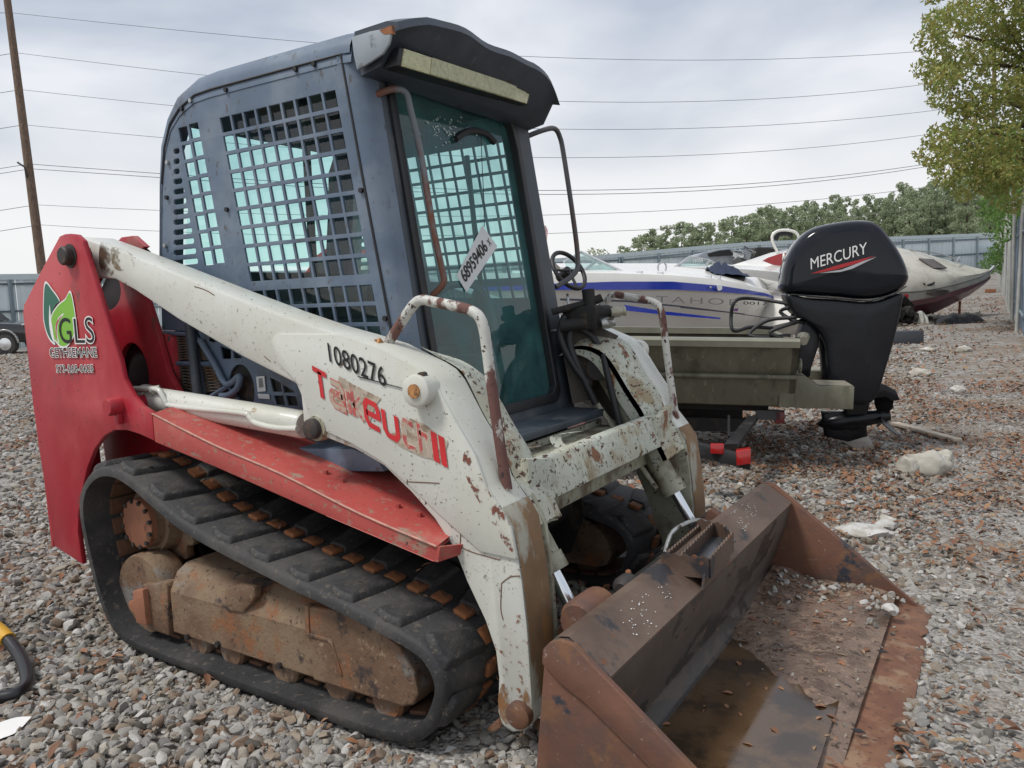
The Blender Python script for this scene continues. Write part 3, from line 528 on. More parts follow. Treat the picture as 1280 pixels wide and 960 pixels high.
def lug_mesh(flip):
    b = [(-.062, -.098), (.024, -.098), (.078, .082), (.02, .098), (-.040, .092)]; tp = [(-.046, -.088), (.014, -.088), (.062, .072), (.018, .086), (-.028, .080)]
    if flip: b = [(x, -y) for x, y in b][::-1]; tp = [(x, -y) for x, y in tp][::-1]
    mb = MB(); mb.add([(x, y, -.004) for x, y in b]+[(x, y, .015+.004*(y > 0)) for x, y in tp], [(4,3,2,1,0),(5,6,7,8,9)]+[(i, (i+1) % 5, (i+1) % 5+5, i+5) for i in range(5)])
    return mkmesh('tread_lug', mb, lug_m, bevel=.006)
LUG = [lug_mesh(False), lug_mesh(True)]
IRON = mkmesh('iron_link', MB().box((0, 0, 0), (.052, .056, .016)), iron_m, bevel=.005)
PAD = mkmesh('inner_link', MB().box((0, 0, 0), (.066, .24, .014)), mat('dark_rusty_iron', (.12, .058, .032), .85, var=.35, vscale=20, bump=.2), bevel=.004)
for side in (0, 1):
    y0 = 1.555 if side == 0 else 2*YM-2.005; mb = MB(); secs = []
    for k in range(120):
        s = PER*k/120; a = trk(s-.02); b = trk(s+.02); t = _unit(b-a); n = np.array([t[1], -t[0]]); p = trk(s)
        q = []
        for (yy, d) in ((y0+.012, 0), (y0+.438, 0), (y0+.45, -.012), (y0+.45, -.036), (y0, -.036), (y0, -.012)): q.append((p[0]+n[0]*d, yy, p[1]+n[1]*d))
        secs.append(q)
    mb.loft(secs+[secs[0]], closed=True)
    tr = T.part('track', mb, rubber, smooth=50, label='black rubber crawler track with rusty iron links')
    yc = y0+.225
    for k in range(NI):
        s = PER*k/NI
        T.place('iron_link', IRON, trk_frame(s, yc+random.uniform(-.003, .003), .006), tr)
        T.place('inner_link', PAD, trk_frame(s, yc, -.041), tr)
    for k in range(NI//2):
        T.place('tread_lug', LUG[0], trk_frame(PER*(k)/(NI//2)+.02, yc-.12, 0), tr)
        T.place('tread_lug', LUG[1], trk_frame(PER*(k+.5)/(NI//2)+.02, yc+.12, 0), tr)
# ---- undercarriage
sec = [(1.612, .078), (1.612, .235), (1.645, .300), (1.69, .325), (1.95, .325), (1.95, .078)]
mb = MB().prism([(-2.535, y, z) for y, z in sec], (.74, 0, 0))
uf = two('track_frame', mb, rust_frame, bevel=.005, smooth=18, label='rust brown box beam between the track runs')
cap = [(-1.80,.075),(-1.80,.318),(-1.66,.330),(-1.53,.312),(-1.43,.265),(-1.38,.20),(-1.366,.14),(-1.385,.10),(-1.43,.082)]
two('idler_guard', MB().prism(xz(cap, 1.604), (0, .34, 0)), rust_frame, parents=uf, bevel=.008, smooth=18)
gus = [U(p, 1, 1.6) for p in ((385,757),(386,792),(414,800),(428,845),(424,846),(410,803),(381,795),(380,757))]
two('weld_rib', MB().prism(gus, (0, .03, 0)), rust_frame, parents=uf, bevel=.003)
two('access_cover', MB().prism([p for p in UY([(280,738),(296,731),(318,734),(319,747),(304,766),(281,763)], 1.604)], (0, .03, 0)), rust_frame, parents=uf, bevel=.006)
for px, py in ((270,806),(347,833),(232,797)): two('bolt', MB().cyl(U((px, py), 1, 1.600), U((px, py), 1, 1.600)+V3(0, .03, 0), .011, n=6), steel_dark, parents=uf)
two('rear_bracket', MB().prism(UY([(177,731),(206,729),(209,737),(211,795),(196,790),(183,775),(178,765)], 1.607), (0, .06, 0)), rust_frame, parents=uf, bevel=.006)
two('tensioner_block', MB().prism(UY([(165,739),(178,737),(183,782),(170,779),(168,768),(161,762),(160,752),(166,750)], 1.585), (0, .05, 0)), hub_m, parents=uf, bevel=.005)
idl = MB().rings((-2.755, 1.635, .175), (0, 1, 0), [(0, .150), (.012, .156), (.10, .156), (.115, .146)], 40, True)
two('idler_wheel', idl, rust_frame, smooth=50)
spm = MB(); pts = []
for k in range(30):
    a = 2*math.pi*k/30; r = .205 if k % 2 == 0 else .178
    pts += [(-2.80+r*math.cos(a-.05), .44+r*math.sin(a-.05)), (-2.80+r*math.cos(a+.05), .44+r*math.sin(a+.05))]
spm.prism(xz(pts, 1.775), (0, .035, 0))
spk = two('sprocket', spm, rust_frame, bevel=.004)
two('drive_motor', MB().rings((-2.80, 1.69, .44), (0, 1, 0), [(0, .098), (.03, .104), (.031, .125), (.085, .14)], 36), rust_frame, parents=spk)
two('hub_cover', MB().rings((-2.80, 1.664, .44), (0, 1, 0), [(0, .088), (.004, .096), (.026, .098)], 36), hub_m, parents=spk, label='orange rusted final drive cover')
for k in range(12):
    a = 2*math.pi*k/12+.2; c = V3(-2.80+.09*math.cos(a), 1.658, .44+.09*math.sin(a)); T.part('bolt', MB().cyl(c, c+V3(0, .012, 0), .009, n=6), steel_dark, spk[0])
for x in (-2.42, -2.24, -1.97, -1.72, -1.52):
    two('track_roller', MB().rings((x, 1.632, .062), (0, 1, 0), [(0, .052), (.01, .062), (.05, .062), (.06, .045), (.16, .045), (.17, .062), (.22, .062), (.23, .052)], 24), rust_frame)
# ---- chassis between the tracks
mb = MB().prism([(x, 2.03, z) for x, z in ((-3.15,.28),(-1.62,.24),(-1.50,.34),(-1.46,.62),(-1.56,.80),(-3.15,.95))], (0, .80, 0))
ch = T.part('chassis', mb, black_dirty, bevel=.01)
for yy in (2.012, 2*YM-2.024): T.part('chassis_side', MB().prism(xz([(-3.05,.16),(-1.75,.10),(-1.52,.16),(-1.45,.34),(-1.50,.62),(-3.05,.66)], yy), (0, .012, 0)), black_dirty, ch)  # side plates coloured black to carry the deep shade inside the tracks
T.part('front_plate', MB().prism([(-1.44, 2.06, .36), (-1.44, 2.06, .60), (-1.44, 2.38, .60), (-1.44, 2.38, .36)], (.02, 0, 0)), dirty_white, ch, bevel=.004)
T.part('floor_step', MB().box((-1.52, YM, .775), (.30, .94, .03)), dark_cab, ch, bevel=.006)
T.part('rear_hood', MB().prism([(x, 1.88, z) for x, z in ((-3.36,.45),(-3.40,.9),(-3.33,1.12),(-2.95,1.20),(-2.80,1.16),(-2.80,.45))], (0, 1.10, 0)), red_paint, bevel=.02)
for s in (0, 1):
    y = 1.90 if s == 0 else 2*YM-1.90
    lo = MB().box((-2.2, y+(.06 if s == 0 else -.06), .86), (1.15, .10, .42)); T.part('body_side', lo, black_dirty, ch)
# ---- rear towers
oplate = UY([(74,295),(80,292.5),(87,292),(95,293),(103,300.5),(107,315),(119.5,355),(134,402),(150,452),(154,472),(166,495),(176,507),(189.6,516)], 1.62)
oplate += UY([(192.6,551.6),(174,543),(158,538),(142,538),(130,545),(117.5,562),(109,584),(105,600),(98,640),(97,665),(103,706),(67.7,683),(63.7,667),(57.6,620),(48,560),(40,500),(28,390),(30,380),(50,340)], 1.62)
tw = two('rear_tower', MB().prism(oplate, (0, .022, 0)), red_paint, bevel=.006, label='red painted tower plate carrying a leaf sticker and phone number')
ic = U((88, 320), 1, 1.62)
inner = [(-3.10,1.535),(-3.03,1.565),(-2.95,1.565),(-2.88,1.52)] + [tuple(U(p, 1, 1.86)[[0, 2]]) for p in ((168,318),(176,345),(186.6,375.6),(197,408),(213,465),(221,480),(231,497),(238,520))] + [(-2.62,.80),(-2.9,.75),(-3.33,.85),(-3.36,1.30)]
hc = U((171, 468), 1, 1.86); hole = [(hc[0]+.105*math.cos(a), hc[2]+.135*math.sin(a)) for a in np.linspace(0, 2*math.pi, 24, endpoint=False)]
hc2 = U((135, 362), 1, 1.86); hole2 = [(hc2[0]+.115*math.cos(a), hc2[2]+.09*math.sin(a)) for a in np.linspace(0, 2*math.pi, 24, endpoint=False)]
MXZ = frame_from((0, 1.86, 0), (1, 0, 0), (0, -1, 0))
two('tower_inner_plate', curve_plate(inner, [hole, hole2], .02, MXZ, .002), red_paint, parents=tw)
two('tower_back_plate', MB().prism([(-3.375, 1.625, .28), (-3.36, 1.625, .28), (-3.385, 1.625, 1.31), (-3.40, 1.625, 1.31)], (0, .24, 0)), red_paint, parents=tw)
ctr = np.mean(np.array(inner), 0); two('hole_shade_sheet', MB().prism(xz([tuple(ctr+(np.array(q)-ctr)*.94) for q in inner], 1.872), (0, .005, 0)), black_m, parents=tw)  # black sheet standing in for the dark interior behind the holes
two('pivot_pin', MB().rings(ic+V3(0, -.035, 0), (0, 1, 0), [(0, .030), (.006, .036), (.03, .036), (.031, .046), (.26, .046)], 20), steel_dark, parents=tw)
pc = U((143, 508), 1, 1.60)
two('cylinder_pin', MB().rings(pc+V3(0, -.03, 0), (0, 1, 0), [(0, .028), (.01, .034), (.06, .034), (.061, .030), (.2, .030)], 20), red_paint, parents=tw)
two('pin_keeper', MB().box(pc+V3(.01, .008, -.045), (.02, .022, .045)), red_paint, parents=tw, bevel=.003)
# ---- fenders
ft = UY([(190.5,517),(270,557),(351,592),(450,642),(546,683)], 1.62); fb = UY([(193.5,552.5),(270,584),(408,645.5),(543,702)], 1.62)
mb = MB().prism(ft+[U((560, 692), 1, 1.67)*1]+fb[::-1], (0, .02, 0))
fe = two('fender', mb, red_faded, bevel=.004, label='faded red track fender with scuffed edge')
top_in = [V3(p[0], 1.95, p[2]+.02) for p in ft]
mb = MB().loft([ft, [p+V3(0, .06, .012) for p in ft], top_in]); mb.loft([[p-V3(0, 0, .01) for p in ft], [p+V3(0, .06, .0) for p in ft], [p-V3(0, 0, .012) for p in top_in]])
two('fender_top', mb, red_faded, parents=fe)
end = MB().prism([fb[-1]+V3(.0, 0, 0), ft[-1]+V3(0, 0, 0), ft[-1]+V3(.04, .07, -.006), top_in[-1], V3(top_in[-1][0], 1.95, fb[-1][2]), fb[-1]+V3(.04, .07, .01)], (.012, 0, 0))
two('fender_end', end, red_faded, parents=fe)
edge = MB().tube([p+V3(0, -.001, 0) for p in crv(ft, 4)], .0035, 6); two('worn_edge', edge, mat('worn_edge_paint', (.46, .24, .19), .7, var=.3, vscale=30), parents=fe)
for px, py in ((408,612),(430,640),(525,668),(497,633)):
    c = U((px, py), 1, 1.72); c[2] = np.interp(c[0], [p[0] for p in ft], [p[2] for p in ft])+.01; T.part('bolt', MB().cyl(c, c+V3(0, 0, .014), .010, n=6), red_faded, fe[0])
two('side_step', MB().prism(UY([(338,568),(360,560),(440,561),(470,572),(480,590),(378,589)], 1.80), (0, .16, .006)), blue_cab, bevel=.006)
two('body_skirt', MB().prism(UY([(300,530),(345,535),(430,552),(470,562),(480,580),(360,562),(330,545)], 1.89), (0, .05, 0)), dark_cab)
# ---- lift arms
top = [(134,308),(203,335),(280,366),(345,391),(402,411),(434,420),(475,433),(506,449),(524,458),(536,466),(547,480),(572,529),(594,565),(608,606),(627,634),(641,659),(652,724),(659,787),(665,877),(665,903)]
bot = [(655,915),(640,917),(626,908),(621,890),(622,847),(618,814),(605,776),(582,727),(567,688),(542,649),(514,617),(479,583),(443,562),(404,547),(389,541),(378,530),(377,512),(375,494),(369,480),(304,447),(223,400),(168,363),(143,349)]
arm = [np.array([ic[0]+.085*math.cos(a), 1.68, ic[2]+.085*math.sin(a)]) for a in np.radians([250, 215, 180, 145, 110])] + UY(top+bot, 1.68)
AR = two('lift_arm', MB().prism(arm, (0, .14, 0)), white_arm, bevel=.012, label='white lift arm with worn red lettering and stencilled number')
plate = UY([(341,421),(348,417),(426,418),(475,435),(506,451),(523,460),(534,468),(544,482),(570,530),(592,567),(606,608),(625,636),(638,660),(646,700),(600,690),(545,640),(510,606),(475,576),(440,555),(404,538),(382,512),(376,484),(345,452),(338,428)], 1.672)
two('reinforcing_plate', MB().prism(plate, (0, .014, 0)), white_arm, parents=AR, bevel=.004)
o_e = [(-1.47,1.125),(-1.419,1.100),(-1.337,1.064),(-1.302,1.030),(-1.242,.922),(-1.186,.845),(-1.153,.757),(-1.10,.69),(-1.066,.62)]
i_e = [(-1.52,1.045),(-1.469,1.056),(-1.40,1.045),(-1.335,1.000),(-1.249,.870),(-1.20,.80),(-1.16,.73),(-1.12,.66),(-1.09,.60)]
oc = crv([V3(a, 1.815, b) for a, b in o_e], 4); icv = crv([V3(a, 1.985, b) for a, b in i_e], 4); md = [.5*(a+b)+V3(.012, 0, .012) for a, b in zip(oc, icv)]
dn = V3(-.016, 0, -.016)
mb = MB().loft([oc, md, icv, [p+dn for p in icv], [p+dn for p in md], [p+dn for p in oc]], closed=False)
two('arm_front_cover', mb, white_chip, parents=AR, smooth=35)
rim = [p for p in icv]+[p+V3(-.055, 0, -.035) for p in icv[::-1]]
two('arm_inner_rim', MB().prism(rim, (0, -.016, 0)), white_chip, parents=AR)
leg_in = xz([(-1.10,.70),(-1.06,.62),(-1.045,.5),(-1.035,.30),(-1.05,.12),(-1.14,.12),(-1.24,.40),(-1.34,.62),(-1.3,.70)], 1.83)
two('leg_gusset', MB().prism(leg_in, (0, .016, 0)), dirty_white, parents=AR, bevel=.004)
fr = [V3(p[0]+.002, 1.684, p[2]) for p in UY([(627,634),(641,659),(652,724),(659,787),(665,877)], 1.68)]
two('leg_front_face', MB().loft([fr, [p+V3(.003, .004, 0) for p in fr], [p+V3(.003, .126, 0) for p in fr], [p+V3(0, .132, 0) for p in fr]]), mat('rusty_leg_face', (.20, .12, .06), .75, var=.25, vscale=6, layers=[((.33, .32, .26), 7, .56, .05, (1, 1, .5), .6), ((.30, .15, .05), 9, .62, .05, (1, 1, .3), .8)], bump=.15), parents=AR)
oily_shade = mat('oily_shade_plate', (.07, .06, .048), .7, var=.3, layers=[((.16, .13, .09), 30, .62, .05, I3, .9)], bump=.2)
two('arm_inner_shade', MB().prism(xz([(-1.62,1.12),(-1.44,1.09),(-1.34,1.03),(-1.25,.89),(-1.17,.76),(-1.12,.68),(-1.34,.68),(-1.50,.80),(-1.66,.90)], 1.822), (0, .005, 0)), oily_shade, parents=AR)  # dark skin puts the shade of the arm's recess into its colour
# pins and bosses on the arm
bc = U((518, 489), 1, 1.63)
bp = two('tilt_pin_boss', MB().rings(bc, (0, 1, 0), [(0, .040), (.004, .046), (.06, .046)], 28), white_arm, parents=AR)
T.part('pin_end', MB().cyl(bc+V3(0, -.006, 0), bc+V3(0, .02, 0), .020, n=20), orange_pin, AR[0])
T.part('grease_bolt', MB().cyl(bc+V3(.012, .012, .042), bc+V3(.012, .035, .042), .010, n=8), steel_dark, AR[0])
lc = U((386, 537), 1, 1.645)
two('lift_pin', MB().rings(lc, (0, 1, 0), [(0, .026), (.004, .032), (.045, .034)], 24), steel_dark, parents=AR)
two('lift_pin_boss', MB().rings(lc+V3(.005, .022, 0), (0, 1, 0), [(0, .040), (.03, .042)], 24), white_chip, parents=AR)
bpn = U((645, 897), 1, 1.655)
two('bucket_pin', MB().rings(bpn, (0, 1, 0), [(0, .030), (.005, .037), (.03, .038)], 24), bucket_rust, parents=AR)
two('bucket_pin_keeper', MB().prism(UY([(621,900),(626,910),(613,917),(608,911)], 1.672), (0, .02, 0)), edge_rust, parents=AR, bevel=.003)
oc1 = U((471, 428), 1, 1.72)
for k in range(7): T.part('rusty_clip', MB().box(oc1+rng.normal(0, .006, 3), (.022, .008, .02), np.array(Matrix.Rotation(k*.8, 3, Vector((.3, .5, 1)))) ), orange_pin, AR[0]) if k < 3 else None
hp = [(480,440),(484,431),(505,398),(518,380),(527,375),(540,377),(570,383),(588,388),(599,396),(605,412),(609,440),(617,500),(628,575),(634,612)]
hpts = UY(hp, 1.755); two('arm_handle', MB().tube(crv(hpts, 4), .0155, 12), white_rail, parents=AR, smooth=60, label='white tube guard with brown chipped paint')
# lettering on the near arm
def on_arm(p0, p1, y): a = U(p0, 1, y); b = U(p1, 1, y); return a, b
UPZ = (-.10, 0, 1)
a, b = on_arm((412, 452), (483, 484), 1.668)
T.part('stencilled_number', text_mb('1080276', skew(a, b-a, UPZ), width=np.linalg.norm(b-a), height=.058, ext=.0, off=.008), black_text, AR[0], smooth=0)
st = MB(); a = U((447, 470), 1, 1.6675); b = U((503, 485), 1, 1.6675); st.prism([a, a+V3(0, 0, -.003), b+V3(0, 0, -.002), b], (0, .002, 0)); T.part('pen_stroke', st, black_text, AR[0], smooth=0)
a, b = on_arm((396, 494), (556, 583), 1.6690); L = np.linalg.norm(b-a)
T.part('worn_decal_patch', MB().prism(UY([(424,470),(440,480),(476,498),(470,506),(462,528),(448,521),(420,504),(414,496),(420,484)], 1.6697), (0, .001, 0)), decal_worn, AR[0], smooth=0)
T.part('worn_decal_patch', MB().prism(UY([(512,523),(530,530),(560,553),(553,577),(527,571),(500,558),(486,548),(490,541),(505,541)], 1.6697), (0, .001, 0)), decal_worn, AR[0], smooth=0)
def letters(ch, u0, u1, m, y=1.6688, sw=.017, hh=.072, o=None):
    if o is not None: T.part('lettering_outline', stroke_mb(ch, skew(a+V3(0, .0004, 0), b-a, UPZ), u0*L, (u1-u0)*L, hh, sw*1.25), o, AR[0], smooth=0)
    T.part('brand_lettering', stroke_mb(ch, skew(a+V3(0, -.0003, 0), b-a, UPZ), u0*L, (u1-u0)*L, hh, sw), m, AR[0], smooth=0)
letters('T', -.01, .11, red_text, hh=.083); letters('a', .135, .235, red_worn, o=red_text); letters('i', .285, .29, red_worn, o=outline_m); letters('k', .32, .395, red_worn, o=outline_m, sw=.014); letters('e', .42, .52, red_text); letters('u', .565, .665, red_text); letters('c', .715, .79, red_worn, o=outline_m); letters('h', .835, .895, red_worn, o=outline_m, sw=.014); letters('i', .945, .95, red_text, hh=.09, sw=.022); letters('i', 1.0, 1.005, red_text, hh=.09, sw=.022)
# scratches
scr = MB()
for pts in ([(668-40,722-10),(655-22,722)],): pass
for q in ([(627,729),(638,721),(650,720)], [(627,729),(626,760),(629,775)], [(573,682),(590,690),(625,700)], [(575,644),(576,660),(575,685)], [(508,602),(530,603),(549,604)], [(243,358),(256,362),(268,369)], [(580,610),(588,612)], [(330,445),(338,452)]):
    pts = UY(q, 1.6795 if q[0][0] < 420 or q[0][0] > 560 else 1.6712); scr.tube(crv(pts, 4), .0016, 5)
T.part('scratch', scr, mat('scratch_brown', (.14, .07, .04), .8), AR[0], smooth=0)
# grime where grease and rust have run
grease = stain('pivot_grease', (.085, .05, .03), 9, .47, .08, .6); rrun = stain('rust_run', (.26, .13, .055), 16, .54, .07, .85, (1, 1, .5)); rrun2 = stain('rust_speckle', (.20, .085, .04), 40, .60, .04, .85)
def smear(nm, pts, y, m): T.part(nm, MB().poly([U((p[0], p[1]), 1, y) for p in crv([V3(a_, b_, 0) for a_, b_ in pts], 4, True)]), m, AR[0], smooth=0)
smear('grease_stain', [(126,303),(140,307),(143,322),(141,342),(132,344),(124,330)], 1.6782, grease); smear('grease_stain', [(140,309),(165,318),(172,330),(150,338),(140,330)], 1.678, stain('thin_grease', (.20, .15, .09), 14, .56, .06))
smear('rust_run', [(398,531),(412,528),(436,549),(448,562),(420,552),(402,546)], 1.6782, rrun); smear('rust_speckle', [(626,858),(660,850),(662,900),(640,908),(625,895)], 1.6782, rrun); smear('rust_speckle', [(618,800),(655,770),(660,860),(628,870)], 1.6780, rrun2); smear('rust_speckle', [(585,560),(606,606),(636,652),(640,690),(612,650),(580,590)], 1.6705, stain('edge_rust_run', (.17, .06, .04), 30, .555, .04, .85)); smear('paint_chips', [(560,640),(640,670),(650,740),(600,740),(570,690)], 1.6781, stain('dark_chips', (.07, .05, .04), 110, .63, .02))
smear('paint_chips', [(180,330),(420,420),(380,480),(250,410)], 1.6781, stain('dark_chips2', (.09, .07, .06), 90, .66, .02)); smear('paint_chips', [(480,460),(590,580),(560,640),(500,590)], 1.6706, stain('dark_chips3', (.09, .07, .06), 100, .64, .02))
# ---- cross beam between the arms
mb = MB().prism([(-1.105, 1.84, .652), (-1.150, 1.84, .772), (-1.185, 1.84, .775), (-1.19, 1.84, .755), (-1.165, 1.84, .70), (-1.15, 1.84, .645)], (0, 2*(YM-1.84), 0))
cb = T.part('cross_beam', mb, white_chip, bevel=.01, label='chipped white cross beam joining the lift arms')
T.part('lower_tube', MB().box((-1.24, YM, .61), (.10, 1.18, .10)), dirty_white, cb, bevel=.012)
two('beam_gusset', MB().prism([(-1.117, 1.845, .80), (-1.117, 1.845, .60), (-1.117, 1.93, .645), (-1.117, 2.02, .66), (-1.117, 2.00, .772)], (-.03, 0, 0)), white_chip, parents=(cb, cb), bevel=.004)
T.part('beam_ledge', MB().box((-1.29, YM, .705), (.24, 1.0, .02)), dirty_white, cb, bevel=.004)
T.part('ledge_lip', MB().box((-1.41, YM, .715), (.015, 1.0, .05)), white_chip, cb, bevel=.003)
for yy in (2.03, 2.33):
    hk = [V3(-1.22, yy, .715), V3(-1.30, yy, .735), V3(-1.325, yy+.01, .765), V3(-1.30, yy+.03, .775), V3(-1.27, yy+.09, .775)]
    T.part('hose_hook', MB().loft([crv(hk, 4), [p+V3(.03, .03, 0) for p in crv(hk, 4)]]), white_chip, cb)
# ---- cylinders
def cylinder(kind, p0, p1, rb, split, rr, hose=True):
    p0 = np.array(p0); p1 = np.array(p1); q = p0+(p1-p0)*split; ax = _unit(p1-p0)
    B = two(kind, MB().rings(p0, ax, [(0, rb*.9), (.01, rb), (np.linalg.norm(q-p0)-.05, rb), (np.linalg.norm(q-p0)-.05, rb*1.12), (np.linalg.norm(q-p0), rb*1.12)], 28), dirty_white if 'tilt' in kind else white_arm)
    two('rod', MB().cyl(q-ax*.02, p1, rr, n=20), chrome, parents=B); return B
lp0 = U((176, 496), 1, 1.76); lp1 = U((382, 531), 1, 1.76)
LC = cylinder('lift_cylinder', lp1, lp0, .047, .97, .028)
pp = [(150,487),(170,486),(196,487),(203,494),(208,503),(217,508),(300,516),(312,521),(320,529),(345,535),(372,536)]
two('hydraulic_line', MB().tube(crv([U(p, 1, 1.715) for p in pp], 4), .011, 10), white_arm, parents=LC, smooth=60)
two('line_clamp', MB().cyl(U((188, 489), 1, 1.715), U((200, 487), 1, 1.74), .018, n=12), white_chip, parents=LC)
t1 = U((692, 715), 1, 1.915); t2 = U((722, 772), 1, 1.915); t0 = V3(-1.36, 1.915, 1.0)
tdir = _unit(t2-t1); t0 = t1-tdir*.60
TC = cylinder('tilt_cylinder', t0, t2+tdir*.03, .046, .60/(.63+np.linalg.norm(t2-t1)), .021)
two('cylinder_eye', MB().rings(t0+V3(0, -.06, 0), (0, 1, 0), [(0, .05), (.12, .05)], 20), steel_dark, parents=TC)
two('tilt_hose', MB().tube(crv([t0+V3(.03, .06, .06), t0+V3(.06, .075, -.05), t0+V3(.11, .075, -.25), t0+V3(.17, .07, -.42)], 5), .014, 10), hose_m, parents=TC, smooth=60)
two('tilt_line', MB().tube([t0+V3(-.03, .055, -.12), t1+V3(-.06, .05, .02)], .012, 8), dirty_white, parents=TC, smooth=60)
# ================================================================== cab (a part of the loader)
cabp = [(480,470),(505,500)]
pan_px = [(204,412),(202,330),(202.5,230),(206,185),(213,155),(225,135),(243,119),(264,111.5),(345,89.5),(426,68),(452,215),(490,420),(507,512),(390,515),(300,500),(283,476),(248,414)]
pan = [tuple(U(p, 1, 1.90)[[0, 2]]) for p in pan_px]
MC = frame_from((0, 1.90, 0), (1, 0, 0), (0, -1, 0))
holes = []
def px_rect(x0, y0, x1, y1, x2, y2, x3, y3): return [tuple(U(p, 1, 1.90)[[0, 2]]) for p in ((x0,y0),(x1,y1),(x2,y2),(x3,y3))]
for j in range(13):
    z1 = 1.958-.0682*j - (.022 if j > 8 else 0); z0 = z1-.0568
    for i in range(9):
        xa = -2.426+.0662*i; sh1 = .178*(1.958-z1); sh0 = .178*(1.958-z0)
        holes.append([(xa+sh0, z0), (xa+sh0+.0578, z0), (xa+sh1+.0578, z1), (xa+sh1, z1)])
for j in range(8):
    a = U((223.7+(253.5-223.7)*j/7, 160+(314-160)*j/7), 1, 1.9)
    for i in range(2):
        xa = a[0]+.066*i; z1 = a[2]+.004*i; holes.append([(xa+.009, z1-.056), (xa+.064, z1-.056), (xa+.055, z1), (xa, z1)])
for j in range(12):
    yy = 190+(329-190)*j/11; l = 218; r = 226 if j < 3 else 227+(249-227)*(j-2)/9
    a = U((l, yy), 1, 1.9); b = U((r, yy-.5), 1, 1.9); h = .0115
    holes.append(rrect(a[0], a[2]-h, b[0], a[2]+h, h*.95, 3))
for q in ((262,420,272,427,268,428,262,427), (276,432,290,437,290,449,279,449), (292,438,304,446,303,448,293,448), (338,471,352,478,354,490,342,490), (354,480,368,488,370,491,356,491), (343,494,355,494,358,507,346,506), (358,494,371,495,374,508,361,507)): holes.append(px_rect(*q))
hc = U((303, 486), 1, 1.9); holes.append([(hc[0]+.075*math.cos(a), hc[2]+.095*math.sin(a)) for a in np.linspace(0, 2*math.pi, 24, endpoint=False)])
CAB = T.part('cab_side_panel', curve_plate(pan, holes, .007, MC, .001), blue_cab, label='blue grey cab side panel punched with square grille holes')
far_panel = T.part('cab_side_panel', curve_plate(pan, holes, .007, MC, .001).mirror_y(YM), blue_cab)
for s, pr in ((0, CAB), (1, far_panel)):
    y = 1.935 if s == 0 else 2*YM-1.935
    g = MB().poly([V3(x, y, z) for x, z in ((-2.78,1.30),(-1.66,1.02),(-1.82,2.04),(-2.46,2.04),(-2.70,1.93),(-2.78,1.75))]); T.part('side_window', g, side_glass, pr, smooth=0)
bolts = [(239,118+8),(228,136),(210,203),(209,247),(207,307),(283,112.5),(370,87),(393,80.5),(284,262),(452,238),(482,398)]
for p in bolts: c = U(p, 1, 1.893); T.part('bolt', MB().cyl(c+V3(0, -.008, 0), c+V3(0, .01, 0), .0085, n=8), black_m if hash(p) % 3 else zinc, CAB)
seam = [U(p, 1, 1.8945) for p in pan_px[2:10]]+[U(p, 1, 1.8945) for p in pan_px[10:13]]
T.part('panel_seam', MB().tube(seam, .0045, 6), black_m, CAB)
# window rubber and sash behind the near grille
T.part('window_sash', MB().box((-2.05, 1.955, 1.57), (.02, .02, .9)), black_m, CAB)
T.part('window_rail', MB().box((-2.2, 1.955, 1.235), (1.0, .02, .035)), black_m, CAB)
# ---- shell: rear and roof
prof = [V3(p[0], 0, p[1]) for p in pan[1:10]]
def nrm(i):
    a = prof[max(i-1, 0)]; b = prof[min(i+1, len(prof)-1)]; t = _unit(b-a); return np.array([-t[2], 0, t[0]])
ysec = [(1.893, 0.0), (1.896, .022), (1.908, .048), (1.935, .072), (1.985, .084), (2.02, .088), (YM, .094)]
ysec += [(2*YM-a, b) for a, b in ysec[-2::-1]]
secs = []
for i, p in enumerate(prof):
    k = nrm(i); sc_ = .45 if i < 2 else (.75 if i < 4 else 1); secs.append([p+np.array([0, y, 0])+k*o*sc_ for y, o in ysec])
secs.append([q+V3(.045, 0, -.004) for q in secs[-1]])
inn = [[q+V3(.004, 0, -.03) for q in s_] for s_ in secs]
shell = MB(); ny_ = len(ysec)
for S_ in (secs, inn):                         # the rear is glazed between the corner posts
    mb_ = MB(); mb_.loft(S_); mb_.f = [f for f in mb_.f if not (f[0]//ny_ < 3 and f[0] % ny_ in (5, 6))]; shell.add(mb_.v, mb_.f)
RF = T.part('cab_roof', shell, blue_cab, smooth=60)
lowb = MB().box((-2.80, YM, 1.13), (.03, 1.04, .58)); T.part('cab_rear_wall', lowb, black_m)
T.part('rear_window', MB().poly([secs[0][5]+V3(.02, 0, 0), secs[0][7]+V3(.02, 0, 0), secs[3][7]+V3(.02, 0, 0), secs[3][5]+V3(.02, 0, 0)]), side_glass, RF, smooth=0)
T.part('headliner', MB().box((-2.2, YM, 2.075), (.85, 1.0, .02)), black_m, RF)
